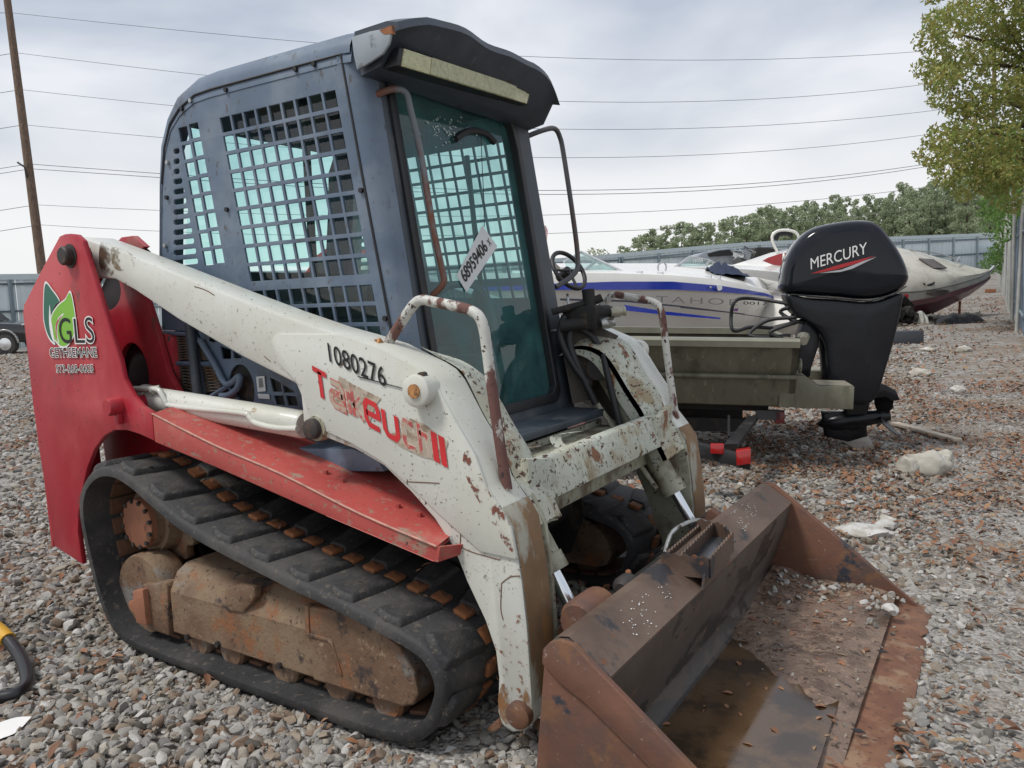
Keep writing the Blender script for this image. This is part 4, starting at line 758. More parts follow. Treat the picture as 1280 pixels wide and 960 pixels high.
# ---- front frame
def XF(z): return -1.772+.152*(2.05-z)
fn = _unit((1, 0, .152)); fo = V3(XF(1.4), YM, 1.4)
def ff(p): return UP(p, fo, fn)
upv = _unit(np.cross(fn, (0, 1, 0))); upv = upv if upv[2] > 0 else -upv
MF = frame_from(fo, (0, 1, 0), fn)
def fl(p): w = Vector(ff(p)); q = MF.inverted() @ w; return (q.x, q.y)
zt = .70
hole = [(-.40,.615),(-.35,.66),(.32,.66),(.385,.60),(.40,.5),(.40,-.54),(.365,-.575),(-.375,-.575),(-.405,-.54)]
outer = [(-.435,.72),(.50,.72),(.515,.66),(.525,0),(.53,-.64),(-.45,-.64),(-.44,0),(-.435,.66)]
DF = T.part('door_frame', curve_plate(outer, [hole], .05, MF, .006), dark_cab, smooth=30, label='dark grey door frame round the tinted windscreen')
gask = curve_plate([(x*1.02, y*1.015) for x, y in hole], [[(x*.955, y*.965) for x, y in hole]], .03, MF @ Matrix.Translation((0, 0, .025)), .004); T.part('door_gasket', gask, black_m, DF)
T.part('windscreen', MB().poly([MF @ Vector((x, y, .012)) for x, y in [(x*.99, y*.99) for x, y in hole]]), wind_glass, DF, smooth=0, label='teal tinted windscreen')
def pill(s):
    sg = 1 if s == 0 else -1; yb = 1.893 if s == 0 else 2*YM-1.893; secs = []
    for z in (.80, 1.2, 1.6, 2.07):
        x = XF(z); secs.append([V3(x-.050, yb, z), V3(x-.015, yb+sg*.004, z), V3(x+.018, yb+sg*.022, z), V3(x+.030, yb+sg*.05, z), V3(x+.028, yb+sg*.115, z), V3(x-.05, yb+sg*.115, z)])
    return MB().loft(secs, closed=True, caps=True)
T.part('cab_pillar', pill(0), blue_cab, smooth=60); T.part('cab_pillar', pill(1), dark_cab, smooth=60)
# lot sticker, handle and wiper on the windscreen
sq = [(598.5,283.5),(617.5,309),(578.5,366),(566,345.5)]
M0 = MF @ Matrix.Translation((0, 0, .016)); sw = [ff(p)+fn*.016 for p in sq]
stp = T.part('lot_sticker', MB().prism(sw, fn*.001), paper_m, DF, smooth=0, label='white lot number sticker')
a = ff((578.5, 357)); b = ff((611, 309)); up_ = ff((566, 345.5))-ff((578.5, 366))
xdir = b-a; a2 = a+fn*.0185; T.part('lot_number', text_mb('68959406', frame_from(a2+up_*.12, xdir, fn), width=np.linalg.norm(xdir)*.86, height=np.linalg.norm(up_)*.62, off=.015), black_text, stp, smooth=0)
T.part('lot_number', text_mb('X', frame_from(a2+xdir*.93+up_*.12, xdir, fn), height=np.linalg.norm(up_)*.38, width=np.linalg.norm(xdir)*.08), black_text, stp, smooth=0)
T.part('wiper', MB().tube([ff(p)+fn*.02 for p in crv([V3(564, 176, 0), V3(580, 166, 0), V3(600, 168, 0), V3(613, 180, 0)], 4) for p in [(p[0], p[1])]], .013, 8), black_m, DF)
T.part('string', MB().tube([ff(p)+fn*.02 for p in ((596,170),(598,220),(600,255),(600,285))], .0016, 5), black_m, DF)
# paint residue at the top of the screen
rs = MB()
for k in range(70):
    p = (rng.normal(552, 16), rng.normal(165, 9)); c = ff(p)+fn*.0165; d1 = V3(0, rng.uniform(.003, .012), 0); d2 = upv*rng.uniform(.002, .007); rs.poly([c, c+d1, c+d1*.7+d2, c+d2*.8])
T.part('sticker_residue', rs, mat('residue', (.45, .52, .50), .7), DF, smooth=0)
# ---- brow with light bar
def brow_sec(t):                              # t 0..1 across the cab, outline in x,z
    y = 1.91+1.04*t; wob = .012*math.sin(t*9.5)+.005*math.sin(t*23+1); sag = -.05*max(0, t-.75)/.25-.03*max(0, .12-t)/.12
    tp = 2.150+.030*math.sin(math.pi*t)+sag+wob*.6; xo = -1.53+wob*.5-.04*(abs(t-.5)*2)**4
    return [V3(-1.755, y, 2.125), V3(-1.71, y, tp+.004), V3(-1.62, y, tp+.006), V3(xo-.01, y, tp-.005), V3(xo, y, tp-.03), V3(xo-.035, y, 2.105+sag*.6), V3(-1.655, y, 2.00+.012*wob), V3(-1.735, y, 1.985)]
BR = T.part('roof_visor', MB().loft([brow_sec(t) for t in np.linspace(0, 1, 28)], closed=True, caps=True), visor_m, smooth=45, label='torn black plastic visor over the windscreen')
lb = [U(p, 0, -1.60) for p in ((503,61),(661,113),(656.5,130),(500,83))]
ln_ = _unit(np.cross(lb[1]-lb[0], lb[3]-lb[0])); ln_ = ln_ if ln_[0] > 0 else -ln_
LB = T.part('light_housing', MB().prism([p+(p-sum(lb)/4)*.05+ln_*.004 for p in lb], -ln_*.06), black_m, BR, bevel=.004)
T.part('light_bar', MB().prism([p+ln_*.008 for p in lb], -ln_*.02), lens_m, BR, bevel=.002, label='yellowed light bar lens')
T.part('lens_cover', MB().prism([lb[0]+(lb[1]-lb[0])*t0+ln_*.011+(lb[3]-lb[0])*v for t0, v in ((.18,0.02),(.86,0.02),(.86,.98),(.18,.98))], -ln_*.004), mat('ribbed_lens', (.42, .42, .26), .35, var=.25, vscale=70, bump=.3, bscale=160), BR)
fp = [(439,46),(462,39),(484,35),(489,40),(486,55),(478,67),(462,78),(446,88),(442,70)]
T.part('torn_visor_end', MB().prism([U(p, 1, 1.885) for p in fp], (0, .01, 0)), grey_flap, BR, bevel=.003, label='pale torn end of the visor')
T.part('torn_visor_end', MB().prism([U(p, 1, 1.884) for p in [(474,38),(490,31),(491,42),(480,43)]], (0, .012, 0)), iron_m, BR)
# ---- grab rails
def UX(pts, off): return [ff(p)+fn*off for p in pts]
rp = [ff((463,122))+fn*.02, ff((474,119))+fn*.06, ff((486,125))+fn*.075, ff((492,145))+fn*.075, ff((505,200))+fn*.075, ff((520,290))+fn*.075, ff((532,345))+fn*.075, ff((534,360))+fn*.07, ff((531,372))+fn*.03]
GR = T.part('grab_rail', MB().tube(crv(rp, 5), .0115, 10), mat('worn_grey_rail', (.15, .17, .19), .5, var=.15, layers=[((.16, .07, .045), 7, .54, .05, (1, 1, .4), .8)], bump=.08), smooth=60)
rr_ = [ff((655,172))+fn*.0, ff((664,168))+fn*.06, ff((675,167))+fn*.075, ff((682,177))+fn*.075, ff((687,200))+fn*.075, ff((699,280))+fn*.075, ff((704,325))+fn*.075, ff((702,345))+fn*.07, ff((690,360))+fn*.02]
T.part('grab_rail', MB().tube(crv(rr_, 5), .0115, 10), mat('worn_dark_rail', (.075, .075, .08), .5, var=.2, layers=[((.14, .08, .06), 9, .56, .05, (1, 1, .4), .8)]), smooth=60)
T.part('door_latch', MB().tube(crv([ff((680,416))+fn*.03, ff((692,414))+fn*.06, ff((697,405))+fn*.06, ff((697,370))+fn*.05], 4), .006, 8), zinc, DF)
# ---- interior
ST = T.part('seat', MB().prism([(x, 2.16, z) for x, z in ((-2.40,.95),(-1.98,.97),(-1.94,1.02),(-1.98,1.07),(-2.30,1.06),(-2.40,1.30),(-2.45,1.36),(-2.51,1.32),(-2.48,.95))], (0, .54, 0)), seat_m, bevel=.03)
for yy in (2.08, 2.78):
    T.part('joystick', MB().tube([V3(-1.95, yy, 1.0), V3(-1.93, yy, 1.18), V3(-1.92, yy, 1.22)], .014, 8), black_m, ST)
    T.part('joystick_grip', MB().rings((-1.92, yy, 1.2), (0.05, 0, 1), [(0, .02), (.03, .028), (.09, .026), (.12, .012)], 12), black_m, ST)
    T.part('armrest', MB().box((-2.12, yy, .98), (.46, .10, .10)), seat_m, ST, bevel=.02)
T.part('lap_bar', MB().tube(crv([V3(-2.35, 2.80, 1.15), V3(-2.1, 2.8, 1.32), V3(-1.85, 2.72, 1.30), V3(-1.75, 2.66, 1.10), V3(-1.72, 2.5, .9)], 5), .014, 8), dark_cab, ST)
T.part('belt', MB().tube([V3(-2.0, 2.86, 1.9), V3(-1.9, 2.8, 1.2)], .012, 6), black_m, ST)
for yy in (1.96, 2.90): T.part('inner_panel', MB().prism([V3(x, yy, z) for x, z in ((-2.74,.86),(-2.74,1.30),(-1.72,1.26),(-1.66,.86))], (0, .012, 0)), dark_cab)
T.part('cab_floor', MB().box((-2.1, YM, .86), (.95, 1.0, .03)), black_m)
# ---- body side below the cab: expanded metal panel, gas strut, hook
def bs(pts, y=1.905): return UY(pts, y)
pf = [(204,415),(246,417),(286,478),(292,492),(262,498),(226,492)]
MP = T.part('service_panel', MB().prism(bs(pf, 1.915), (0, .01, 0)), black_m)
bars = MB()
for (ta, tb, tcx, td) in (((216,421),(238,421),(240,449),(219,452)), ((222,457),(240,457),(246,495),(229,490)), ((246,425),(258,432),(266,452),(250,450)), ((252,457),(267,457),(279,490),(256,491))):
    a, b, c, d = [U(p, 1, 1.905) for p in (ta, tb, tcx, td)]; n = 9
    for k in range(n):
        t0_ = k/n; t1_ = (k+.8)/n; bars.tube([a+(d-a)*t0_, b+(c-b)*min(1, t1_)], .0022, 4); bars.tube([a+(d-a)*min(1, t1_), b+(c-b)*t0_], .0022, 4)
T.part('expanded_mesh', bars, mesh_m, MP, kind='stuff', smooth=0)
fr_ = MB()
for q in ([(206,416),(244,418),(286,482)], [(206,416),(212,440),(226,490),(262,497),(286,482)], [(218,454),(266,455)], [(243,419),(255,496)]): fr_.tube([U(p, 1, 1.90) for p in q], .010, 6)
T.part('panel_frame', fr_, blue_cab, MP)
T.part('panel_lock', MB().cyl(U((213,424), 1, 1.885), U((213,424), 1, 1.91), .012, n=14), black_m, MP)
T.part('gas_strut', MB().tube([U((237,405), 1, 1.875), U((248,497), 1, 1.875)], .019, 12), dark_cab, MP, smooth=60)
hk = crv([V3(*U(p, 1, 1.88)) for p in ((250,425),(268,455),(281,479),(290,478),(298,471),(300,474),(296,486),(286,494),(276,495))], 4)
T.part('lift_hook', MB().tube(hk, .013, 8), blue_cab, MP, smooth=60)
T.part('dark_recess', MB().prism(UY([(270,450),(345,470),(390,520),(290,510)], 1.935), (0, .01, 0)), black_m, MP)
for q in ([(320,471),(330,470),(332,489),(322,490)], [(322,492),(336,493),(337,499),(323,498)]): T.part('white_label', MB().prism(UY(q, 1.889), (0, .003, 0)), paper_m, CAB, smooth=0)
T.part('label_print', MB().prism(UY([(323,473),(328,472.5),(329.5,484),(324,485)], 1.8885), (0, .001, 0)), mat('label_grey', (.2, .2, .2), .6, var=.5, vscale=300), CAB, smooth=0)
# ---- auxiliary hydraulic couplers on the far arm
vb = D((735, 388), 3.22)
VB = T.part('coupler_block', MB().box(vb+V3(-.02, .03, -.03), (.16, .16, .10)), black_dirty, bevel=.012)
for q, r in ([((690,390),(735,378)), .016], [((735,362),(738,395)), .03], [((738,378),(752,372)), .02], [((745,392),(766,390)), .028], [((700,408),(760,400)), .03]):
    T.part('hydraulic_fitting', MB().cyl(D(q[0], 3.20), D(q[1], 3.20), r*.9, n=14), black_dirty, VB)
T.part('quick_coupler', MB().rings(D((764, 391), 3.17), _unit(D((780,389), 3.17)-D((764,391), 3.17)), [(0, .018), (.01, .022), (.035, .022), (.036, .017), (.05, .017), (.051, .02), (.06, .02)], 16), mat('old_coupler', (.4, .38, .3), .5, metal=.5, var=.2), VB)
T.part('quick_coupler', MB().rings(D((752, 405), 3.17), _unit(D((768,402), 3.17)-D((752,405), 3.17)), [(0, .02), (.02, .024), (.04, .024), (.041, .02), (.055, .02)], 16), zinc, VB)
for k, q in enumerate(([(706,395),(700,420),(716,455),(735,480)], [(716,398),(712,430),(728,470),(745,505)], [(725,410),(740,420),(752,440)])): T.part('coupler_hose', MB().tube(crv([V3(*D(p, 3.22)) for p in q], 5), .016, 8), hose_m, VB, smooth=60)
T.part('far_side_plate', MB().prism([D(p, 3.27) for p in ((698,412),(745,407),(772,420),(745,455),(735,500),(716,505))], (0, .012, 0)), oily_shade, VB)
# ================================================================== bucket (a part of the loader)
Y0, Y1 = 1.492, 3.365
sec = [(-.868,.435),(-.855,.458),(-.815,.466),(-.715,.394),(-.733,.30),(-.80,.10),(-.775,.052),(-.70,.034),(-.345,.018),(-.345,.004),(-.85,.004),(-.902,.12)]
BK = T.part('bucket', MB().prism([(x, Y0, z) for x, z in sec], (0, Y1-Y0, 0)), bucket_in, bevel=.006, label='rusty steel bucket resting on the gravel with muddy water inside')
shelf = [(-.846,.4650),(-.815,.4695),(-.711,.3965),(-.713,.388)]
T.part('top_plate', MB().loft([[V3(x, Y0+.01, z) for x, z in shelf], [V3(x, Y1-.01, z) for x, z in shelf]]), bucket_m, BK)
side = [(-.872,.405),(-.868,.440),(-.848,.460),(-.82,.466),(-.79,.464),(-.50,.240),(-.20,.006),(-.86,.004),(-.905,.115)]
for s, yy in ((0, Y0-.012), (1, Y1-.004)):
    sp = T.part('side_plate', MB().prism(xz(side, yy), (0, .016, 0)), bucket_rust, BK, bevel=.004)
    fl_ = [(-.872,.405),(-.868,.440),(-.848,.462),(-.82,.474),(-.788,.468),(-.50,.244),(-.24,.036),(-.30,.032),(-.56,.195),(-.76,.335),(-.83,.37)]
    T.part('side_flange', MB().prism(xz(fl_, yy-(.012 if s == 0 else -.014)), (0, .014, 0)), bucket_rust, BK, bevel=.004)
    T.part('bolt_hole', MB().cyl(V3(-.765, yy-.004 if s == 0 else yy-.003, .385), V3(-.765, yy if s == 0 else yy, .385), .011, n=12), white_plain if s else black_m, BK)
ce = [(-.352,.0215),(-.34,.027),(-.205,.020),(-.172,.004),(-.172,-.002),(-.352,-.002)]
CE = T.part('cutting_edge', MB().prism(xz(ce, Y0-.03), (0, Y1-Y0+.062, 0)), edge_rust, BK, bevel=.002, label='orange rusted cutting edge')
for yy in (2.20, 2.75): T.part('bolt_slot', MB().prism([V3(-.305, yy, .0262), V3(-.285, yy-.012, .0256), V3(-.265, yy, .0248), V3(-.285, yy+.012, .0256)], (0, 0, .0012)), black_m, CE)
# serrated step
def saw(p0, p1, h, n, th):
    p0 = np.array(p0); p1 = np.array(p1); d = (p1-p0)/n; top_ = []
    for k in range(n): top_ += [p0+d*k+V3(0, 0, h), p0+d*(k+.5)+V3(0, 0, h+.009)]
    top_.append(p1+V3(0, 0, h)); nv = _unit(np.cross(p1-p0, (0, 0, 1)))*th
    return MB().prism([p0]+top_+[p1], nv)
z0s = .425
SA = T.part('step_grating', saw((-.83, 2.13, z0s), (-.845, 2.52, z0s), .055, 14, .006), bucket_m, BK)
for p, q in (((-.775,2.14),(-.79,2.50)), ((-.69,2.15),(-.70,2.42)), ((-.83,2.13),(-.69,2.15)), ((-.845,2.52),(-.755,2.50)), ((-.755,2.50),(-.70,2.42))):
    T.part('step_bar', saw((*p, z0s-.01), (*q, z0s-.01), .06, max(3, int(math.dist(p, q)/.028)), .006), bucket_m, SA)
T.part('step_floor', MB().box((-.765, 2.32, .432), (.12, .33, .006)), mat('wet_step', (.05, .055, .062), .25, var=.3), SA)
T.part('step_front', MB().prism([V3(-.697, 2.15, .46), V3(-.707, 2.42, .46), V3(-.707, 2.42, .385), V3(-.700, 2.13, .385)], (-.008, 0, 0)), bucket_m, SA)
# worn white marks on the top plate
mk = MB()
def shelf_z(x): return np.interp(x, [p[0] for p in shelf[:3]], [p[1] for p in shelf[:3]])
for yc_, xc, n, sy, sx in ((1.78, -.765, 34, .05, .018), (1.97, -.755, 10, .018, .014), (2.78, -.775, 26, .03, .018), (2.95, -.78, 22, .035, .018)):
    for k in range(n):
        y = rng.normal(yc_, sy); x = np.clip(rng.normal(xc+(y-yc_)*-.1, sx), -.81, -.72); a = rng.uniform(.001, .003); b = rng.uniform(.002, .009); z = shelf_z(x)+.0032
        mk.poly([V3(x, y, z), V3(x+a, y+.3*b, shelf_z(x+a)+.0032), V3(x+a*.8, y+b, shelf_z(x+a*.8)+.0032), V3(x-a*.2, y+b*.6, shelf_z(x-a*.2)+.0032)])
T.part('worn_marking', mk, white_plain, BK, smooth=0)
# coupler and brackets behind the bucket
for yy in (1.84, 2.92): T.part('bucket_ear', MB().prism(xz([(-1.10,.06),(-.90,.05),(-.87,.40),(-.93,.44),(-1.0,.38),(-1.1,.2)], yy), (0, .05, 0)), bucket_rust, BK, bevel=.006)
T.part('coupler_plate', MB().box((-.95, YM, .22), (.05, 1.05, .30)), black_dirty, BK, bevel=.01)
lk = [V3(*U(p, 0, -.93)) for p in ((777,770),(780,752),(784,738),(790,722),(785,708))]
T.part('latch_handle', MB().tube(crv(lk, 4), .009, 8), iron_m, BK, smooth=60)
T.part('latch_lever', MB().tube(crv([V3(-.93, 2.42, .40), V3(-.93, 2.50, .455), V3(-.90, 2.64, .465), V3(-.88, 2.72, .44)], 4), .008, 8), zinc, BK)
hb = [V3(-.93, 1.86, .40), V3(-.90, 1.96, .405)]
T.part('pin_boss', MB().rings((-.93, 1.76, .385), (0, 1, 0), [(0, .05), (.02, .06), (.14, .06), (.16, .04)], 20), bucket_rust, BK)
T.part('pin_boss', MB().rings((-.885, 1.95, .425), (0, 1, 0), [(0, .02), (.02, .035), (.06, .035), (.08, .02)], 16), steel_dark, BK)
def settle(o, base):                         # the far end of the bucket sits lower than the near end
    for v in o.data.vertices: v.co.z -= .027*(v.co.y+base[1]-1.5)
for o_ in [BK]+[q for q in bpy.data.objects if q.parent and (q.parent == BK)]:
    if o_.data.users == 1: settle(o_, T.base)
# decals on the red tower
def tp(p, e=.0): return U(p, 1, 1.617-e)
s = 100/686
def dz(pts): return [(50+x*s, 340+y*s) for x, y in pts]
def leaf(pts, m, e, sc=1.0, nm='leaf_print'):
    P = np.array(crv([V3(x, y, 0) for x, y in pts], 5, True))[:, :2]; c = P.mean(0); P = c+(P-c)*sc
    T.part(nm, MB().poly([tp(p, e) for p in dz(P)]), m, tw[0], smooth=0)
l1 = [(45,95),(105,155),(165,245),(140,275),(105,340),(92,430),(110,530),(128,612),(75,560),(35,430),(30,260)]
l2 = [(258,170),(290,300),(302,420),(290,540),(235,630),(180,640),(150,610),(115,560),(95,440),(105,360),(160,280),(215,235)]
leaf(l1, white_plain, .0004, 1.05); leaf(l1, green_d, .0008, .97); leaf(l2, white_plain, .0010, 1.04); leaf(l2, green_l, .0014, .97)
leaf([(82,280),(95,400),(110,500),(125,600),(100,560),(78,440)], white_plain, .0018); leaf([(205,355),(160,430),(148,520),(165,610),(140,560),(132,470),(160,390)], white_plain, .0018); leaf([(185,375),(152,440),(142,520),(150,590),(134,530),(138,440),(165,395)], red_paint, .0022)
def tw_text(txt, p0, p1, h, m, e, off=0., nm='tower_lettering', shear=0.):
    a = tp(dz([p0])[0], e); b = tp(dz([p1])[0], e); T.part(nm, text_mb(txt, frame_from(a, b-a, (0, -1, 0)), width=np.linalg.norm(b-a), height=h*s*.0032, off=off, ext=0, shear=shear), m, tw[0], smooth=0)
tw_text('G', (172,610), (275,613), 215, black_text, .0030, .0)
for ch_, p0_, p1_, h_ in (('L', (304,609), (387,609), 204), ('S', (400,610), (470,608), 212), ('GETHSEMANE', (87,730), (489,728), 78), ('573-268-0605', (142,862), (460,860), 64)):
    k_ = .03 if len(ch_) == 1 else .05
    tw_text(ch_, p0_, p1_, h_, white_plain, .0022, k_); tw_text(ch_, p0_, p1_, h_, black_text, .0030, -.004)
# ================================================================== aluminium jon boat, its trailer and motor
RH = _unit((RM[0, 0], RM[1, 0], 0)); FH_ = _unit((RM[0, 2], RM[1, 2], 0)); UPV = V3(0, 0, 1)
camo_m = mat('camo_aluminium', (.155, .150, .105), .55, metal=.15, var=.12, vscale=2.5, layers=[((.19, .185, .135), 7, .54, .10, (1, 1, .3), .6), ((.10, .10, .07), 9, .60, .08, (1, 1, .25), .6), ((.24, .22, .16), 22, .64, .05, (1, 1, .2), None)], bump=.05)
gun_m = mat('gunwale_metal', (.24, .235, .18), .45, metal=.4, var=.12)
tread_m = mat('tread_plate', (.30, .28, .22), .6, metal=.3, var=.25, vscale=60, bump=.6, bscale=90)
th = math.radians(14); bowd = _unit(-RH*math.cos(th)+FH_*math.sin(th)+UPV*.035); latd = _unit(np.cross(bowd, UPV)); latd = latd if latd@FH_ > 0 else -latd; upd = np.cross(latd, bowd); upd = upd if upd[2] > 0 else -upd
S0 = D((1000, 428), 4.95)                      # near stern corner of the gunwale
O = S0+latd*.86                                # stern, on the centre line, at gunwale height
def J(s, l, h): return O+bowd*s+latd*l+upd*(h*.77 if h < 0 else h)
JB = Thing('jon_boat', V3(O[0], O[1], 0)+bowd*2*V3(1, 1, 0), 'camouflage painted aluminium jon boat with tread plated stern pods', 'boat')
secs = []
for s in (0, 1.2, 2.4, 3.4, 4.1, 4.7, 5.0):
    k = 1 if s < 3 else 1-.42*((s-3)/2)**1.6; b = 1 if s < 3 else 1-.55*((s-3)/2)**1.5; rise = 0 if s < 3.2 else .40*((s-3.2)/1.8)**1.8
    secs.append([J(s, -.86*k, 0), J(s, -.80*k, -.16), J(s, -.735*k, -.30+rise*.3), J(s, -.75*k, -.315+rise*.35), J(s, -.66*b, -.58+rise), J(s, -.60*b, -.60+rise), J(s, .60*b, -.60+rise), J(s, .66*b, -.58+rise), J(s, .75*k, -.315+rise*.35), J(s, .735*k, -.30+rise*.3), J(s, .80*k, -.16), J(s, .86*k, 0)])
hull = MB().loft(secs); HU = JB.part('hull', hull, camo_m, smooth=30)
JB.part('transom', MB().prism([secs[0][k] for k in range(12)], bowd*.04), camo_m, HU)
inn = [[q[0]+latd*.05, J(s, -.62, -.45), J(s, .62, -.45), q[-1]-latd*.05] for q, s in zip(secs[:6], (0, 1.2, 2.4, 3.4, 4.1, 4.7))]; JB.part('boat_floor', MB().loft(inn), mat('deck_carpet', (.10, .085, .06), .95, var=.3), HU)
for sg in (-1, 1):
    path = [secs[k][0 if sg < 0 else -1] for k in range(7)]; JB.part('gunwale', MB().loft([[p+upd*.022, p+upd*.022-latd*sg*-.0-latd*sg*.10, p-upd*.03-latd*sg*.10, p-upd*.035+latd*sg*.02, p+latd*sg*.025+upd*.005] for p in path], closed=True, caps=True), gun_m, HU, smooth=30)
    rb = [secs[k][3 if sg < 0 else -4] for k in range(7)]; JB.part('side_rib', MB().tube([p+latd*sg*.004 for p in rb], .018, 8), camo_m, HU, smooth=60)
    pod = [(.10,-.30),(-.06,-.30),(-.14,-.385),(-.37,-.385),(-.37,-.585),(.10,-.585)]
    P0 = JB.part('stern_pod', MB().prism([J(a, sg*.70, b) for a, b in pod], -latd*sg*.36), camo_m, bevel=.006)
    for (a0, h0, a1, h1) in ((.09,-.296,-.055,-.296), (-.145,-.381,-.365,-.381)):
        JB.part('tread_plate', MB().add([J(a0, sg*.69, h0), J(a1, sg*.69, h1), J(a1, sg*.36, h1), J(a0, sg*.36, h0)], [(0, 1, 2, 3)]), tread_m, P0)
cr_ = MB().tube([J(-.02, -.86, .01), J(-.05, -.70, .03), J(-.05, -.5, .02)], .03, 8); JB.part('corner_cap', cr_, gun_m, HU)
JB.part('drain_ring', MB().tube([J(-.03+.0*k, -.66+.05*math.cos(k), -.22+.06*math.sin(k)) for k in np.linspace(0, 6.28, 16)], .008, 6), gun_m, HU)
# console and wheel
JB.part('console', MB().prism([J(a, .05, b) for a, b in ((2.0,-.44),(2.0,.18),(2.12,.28),(2.45,.16),(2.45,-.44))], latd*.5), mat('console_grey', (.07, .075, .08), .5), bevel=.02)
wc = D((711, 338), 6.1); wa = _unit(bowd*-.75+upd*.55-latd*.45); a_ = _unit(np.cross(wa, UPV)); b_ = np.cross(wa, a_)
JB.part('steering_wheel', MB().tube([wc+.17*(math.cos(t)*a_+math.sin(t)*b_) for t in np.linspace(0, 2*math.pi, 33)], .018, 8), black_m, smooth=60)
JB.part('wheel_hub', MB().cyl(wc, wc-wa*.12, .04, n=12), black_m); JB.part('wheel_spokes', MB().tube([wc+.16*a_, wc-.16*a_], .012, 6).tube([wc, wc+.16*b_], .012, 6), black_m)
# ---- trailer
TR = Thing('boat_trailer', J(2, 0, 0)*V3(1, 1, 0), 'black boat trailer with square red tail lights under the jon boat', 'trailer')
tb_m = mat('trailer_black', (.02, .02, .022), .5, var=.25, layers=[((.07, .06, .05), 8, .6, .07, I3, .8)]); red_l = mat('tail_light', (.42, .012, .012), .25, var=.1, coat=.5)
def Jz(s, l, z): p = J(s, l, 0); return V3(p[0], p[1], z)
for l in (-.45, .45): TR.part('bunk', MB().prism([J(.15, l-.07, -.605), J(.15, l+.07, -.605), J(.15, l+.07, -.66), J(.15, l-.07, -.66)], bowd*3.4), black_dirty)
lt = D((927, 582), 4.45); lt2 = D((897, 563), 4.55); cbx = D((880, 565), 4.62)
xb = MB().prism([D((858,550), 4.62), D((938,572), 4.42), D((938,588), 4.42), D((858,567), 4.62)], latd*.07); TR.part('rear_crossbar', xb, tb_m, bevel=.004)
TR.part('side_rail', MB().prism([D((905,555), 4.62), D((922,555), 4.62), D((948,520), 5.2), D((935,520), 5.2)], latd*.05-UPV*.04), tb_m)
for l in (-.35, .35): TR.part('frame_rail', MB().prism([Jz(.3, l, .34), Jz(.3, l+.06, .34), Jz(.3, l+.06, .24), Jz(.3, l, .24)], V3(bowd[0], bowd[1], .02)*4.2), tb_m)
TR.part('upright', MB().tube([D((911,520), 5.0), D((911,546), 4.75)], .009, 6), tb_m)
TR.part('axle', MB().cyl(Jz(1.5, -.95, .28), Jz(1.5, .95, .28), .04), tb_m)
for l in (-.98, .98):
    w_ = TR.part('wheel', MB().rings(Jz(1.5, l-.09, .30), latd, [(0, .20), (.01, .28), (.04, .30), (.14, .30), (.17, .28), (.18, .20)], 28), rubber); TR.part('rim', MB().rings(Jz(1.5, l-.095, .30), latd, [(0, .05), (.03, .16), (.15, .16), (.19, .05)], 20), gun_m, w_)
TR.part('tail_light', MB().prism([D(p, 4.40) for p in ((920,564),(938.5,561),(939,580),(921,582.5))], latd*.07), red_l, bevel=.006); TR.part('side_marker', MB().prism([D(p, 4.50) for p in ((888,555),(905,555),(905,568),(888,567))], latd*.03), red_l, bevel=.004)
TR.part('tail_light', MB().prism([D(p, 5.25) for p in ((969,514),(981,514),(981,529),(969,530))], latd*.06), mat('dark_tail_light', (.12, .012, .012), .35), bevel=.005)
TR.part('light_arm', MB().prism([D(p, 5.25) for p in ((945,513),(975,513),(975,525),(945,525))], latd*.05), tb_m)
# ---- outboard motor
gloss = mat('black_gloss_cowl', (.008, .010, .015), .06, var=.1, spec=.32); satin = mat('black_satin', (.010, .011, .014), .26, var=.2, spec=.3)
MO = J(0, 0, 0); OM = Thing('outboard_motor', V3(MO[0], MO[1], 0)-bowd*V3(.3, .3, 0), 'big black outboard motor with white lettering hung on the jon boat', 'outboard motor')
nl = -latd                                     # towards the camera
def mp_(p): return UP(p, O, latd)              # pixel on the boat's centre plane
def puff(pts, half, levels, n=None):
    P = [mp_(p) for p in pts]; c = sum(P)/len(P); secs = []
    for (l, k) in levels: secs.append([c+(q-c)*k+latd*(l*half) for q in P])
    return MB().loft(secs, closed=True, caps=True)
def smoothp(pts, n=4): return [(p[0], p[1]) for p in crv([V3(x, y, 0) for x, y in pts], n, True)]
LV = [(-1, .60), (-.97, .80), (-.86, .91), (-.62, .97), (-.3, 1.0), (.3, 1.0), (.62, .97), (.86, .91), (.97, .80), (1, .60)]
_l = [(.4, 1.0), (.60, .990), (.76, .968), (.88, .932), (.95, .888), (.99, .83), (1.015, .70), (1.03, .5), (1.04, .3), (1.045, .12)]
LV2 = [(-a, b) for a, b in _l[::-1]]+_l
_l = [(.5, 1.0), (.78, .995), (.92, .98), (.98, .95), (1.0, .90), (1.01, .6), (1.015, .15)]
LV3 = [(-a, b) for a, b in _l[::-1]]+_l
cowl = smoothp([(977,366),(974,352),(978,330),(990,306),(1010,288),(1040,280),(1072,277),(1092,282),(1108,300),(1122,322),(1130,342),(1128,354),(1118,364),(1095,372),(1070,374),(1040,371),(1005,369)])
CW = OM.part('cowl', puff(cowl, .225, LV2), gloss, smooth=50, label='glossy black engine cowl')
low = smoothp([(980,366),(1005,372),(1040,374),(1070,377),(1095,375),(1120,366),(1121,378),(1112,420),(1100,462),(1090,492),(1076,503),(1052,500),(1036,488),(1030,455),(1026,425),(1012,405),(990,392),(982,380)])
MS = OM.part('mid_cover', puff(low, .20, LV3), satin, smooth=50)
OM.part('cowl_seam', MB().tube([mp_(p)+nl*.205 for p in ((985,368),(1040,373),(1080,376),(1108,368),(1124,358))], .006, 6), black_m, CW)
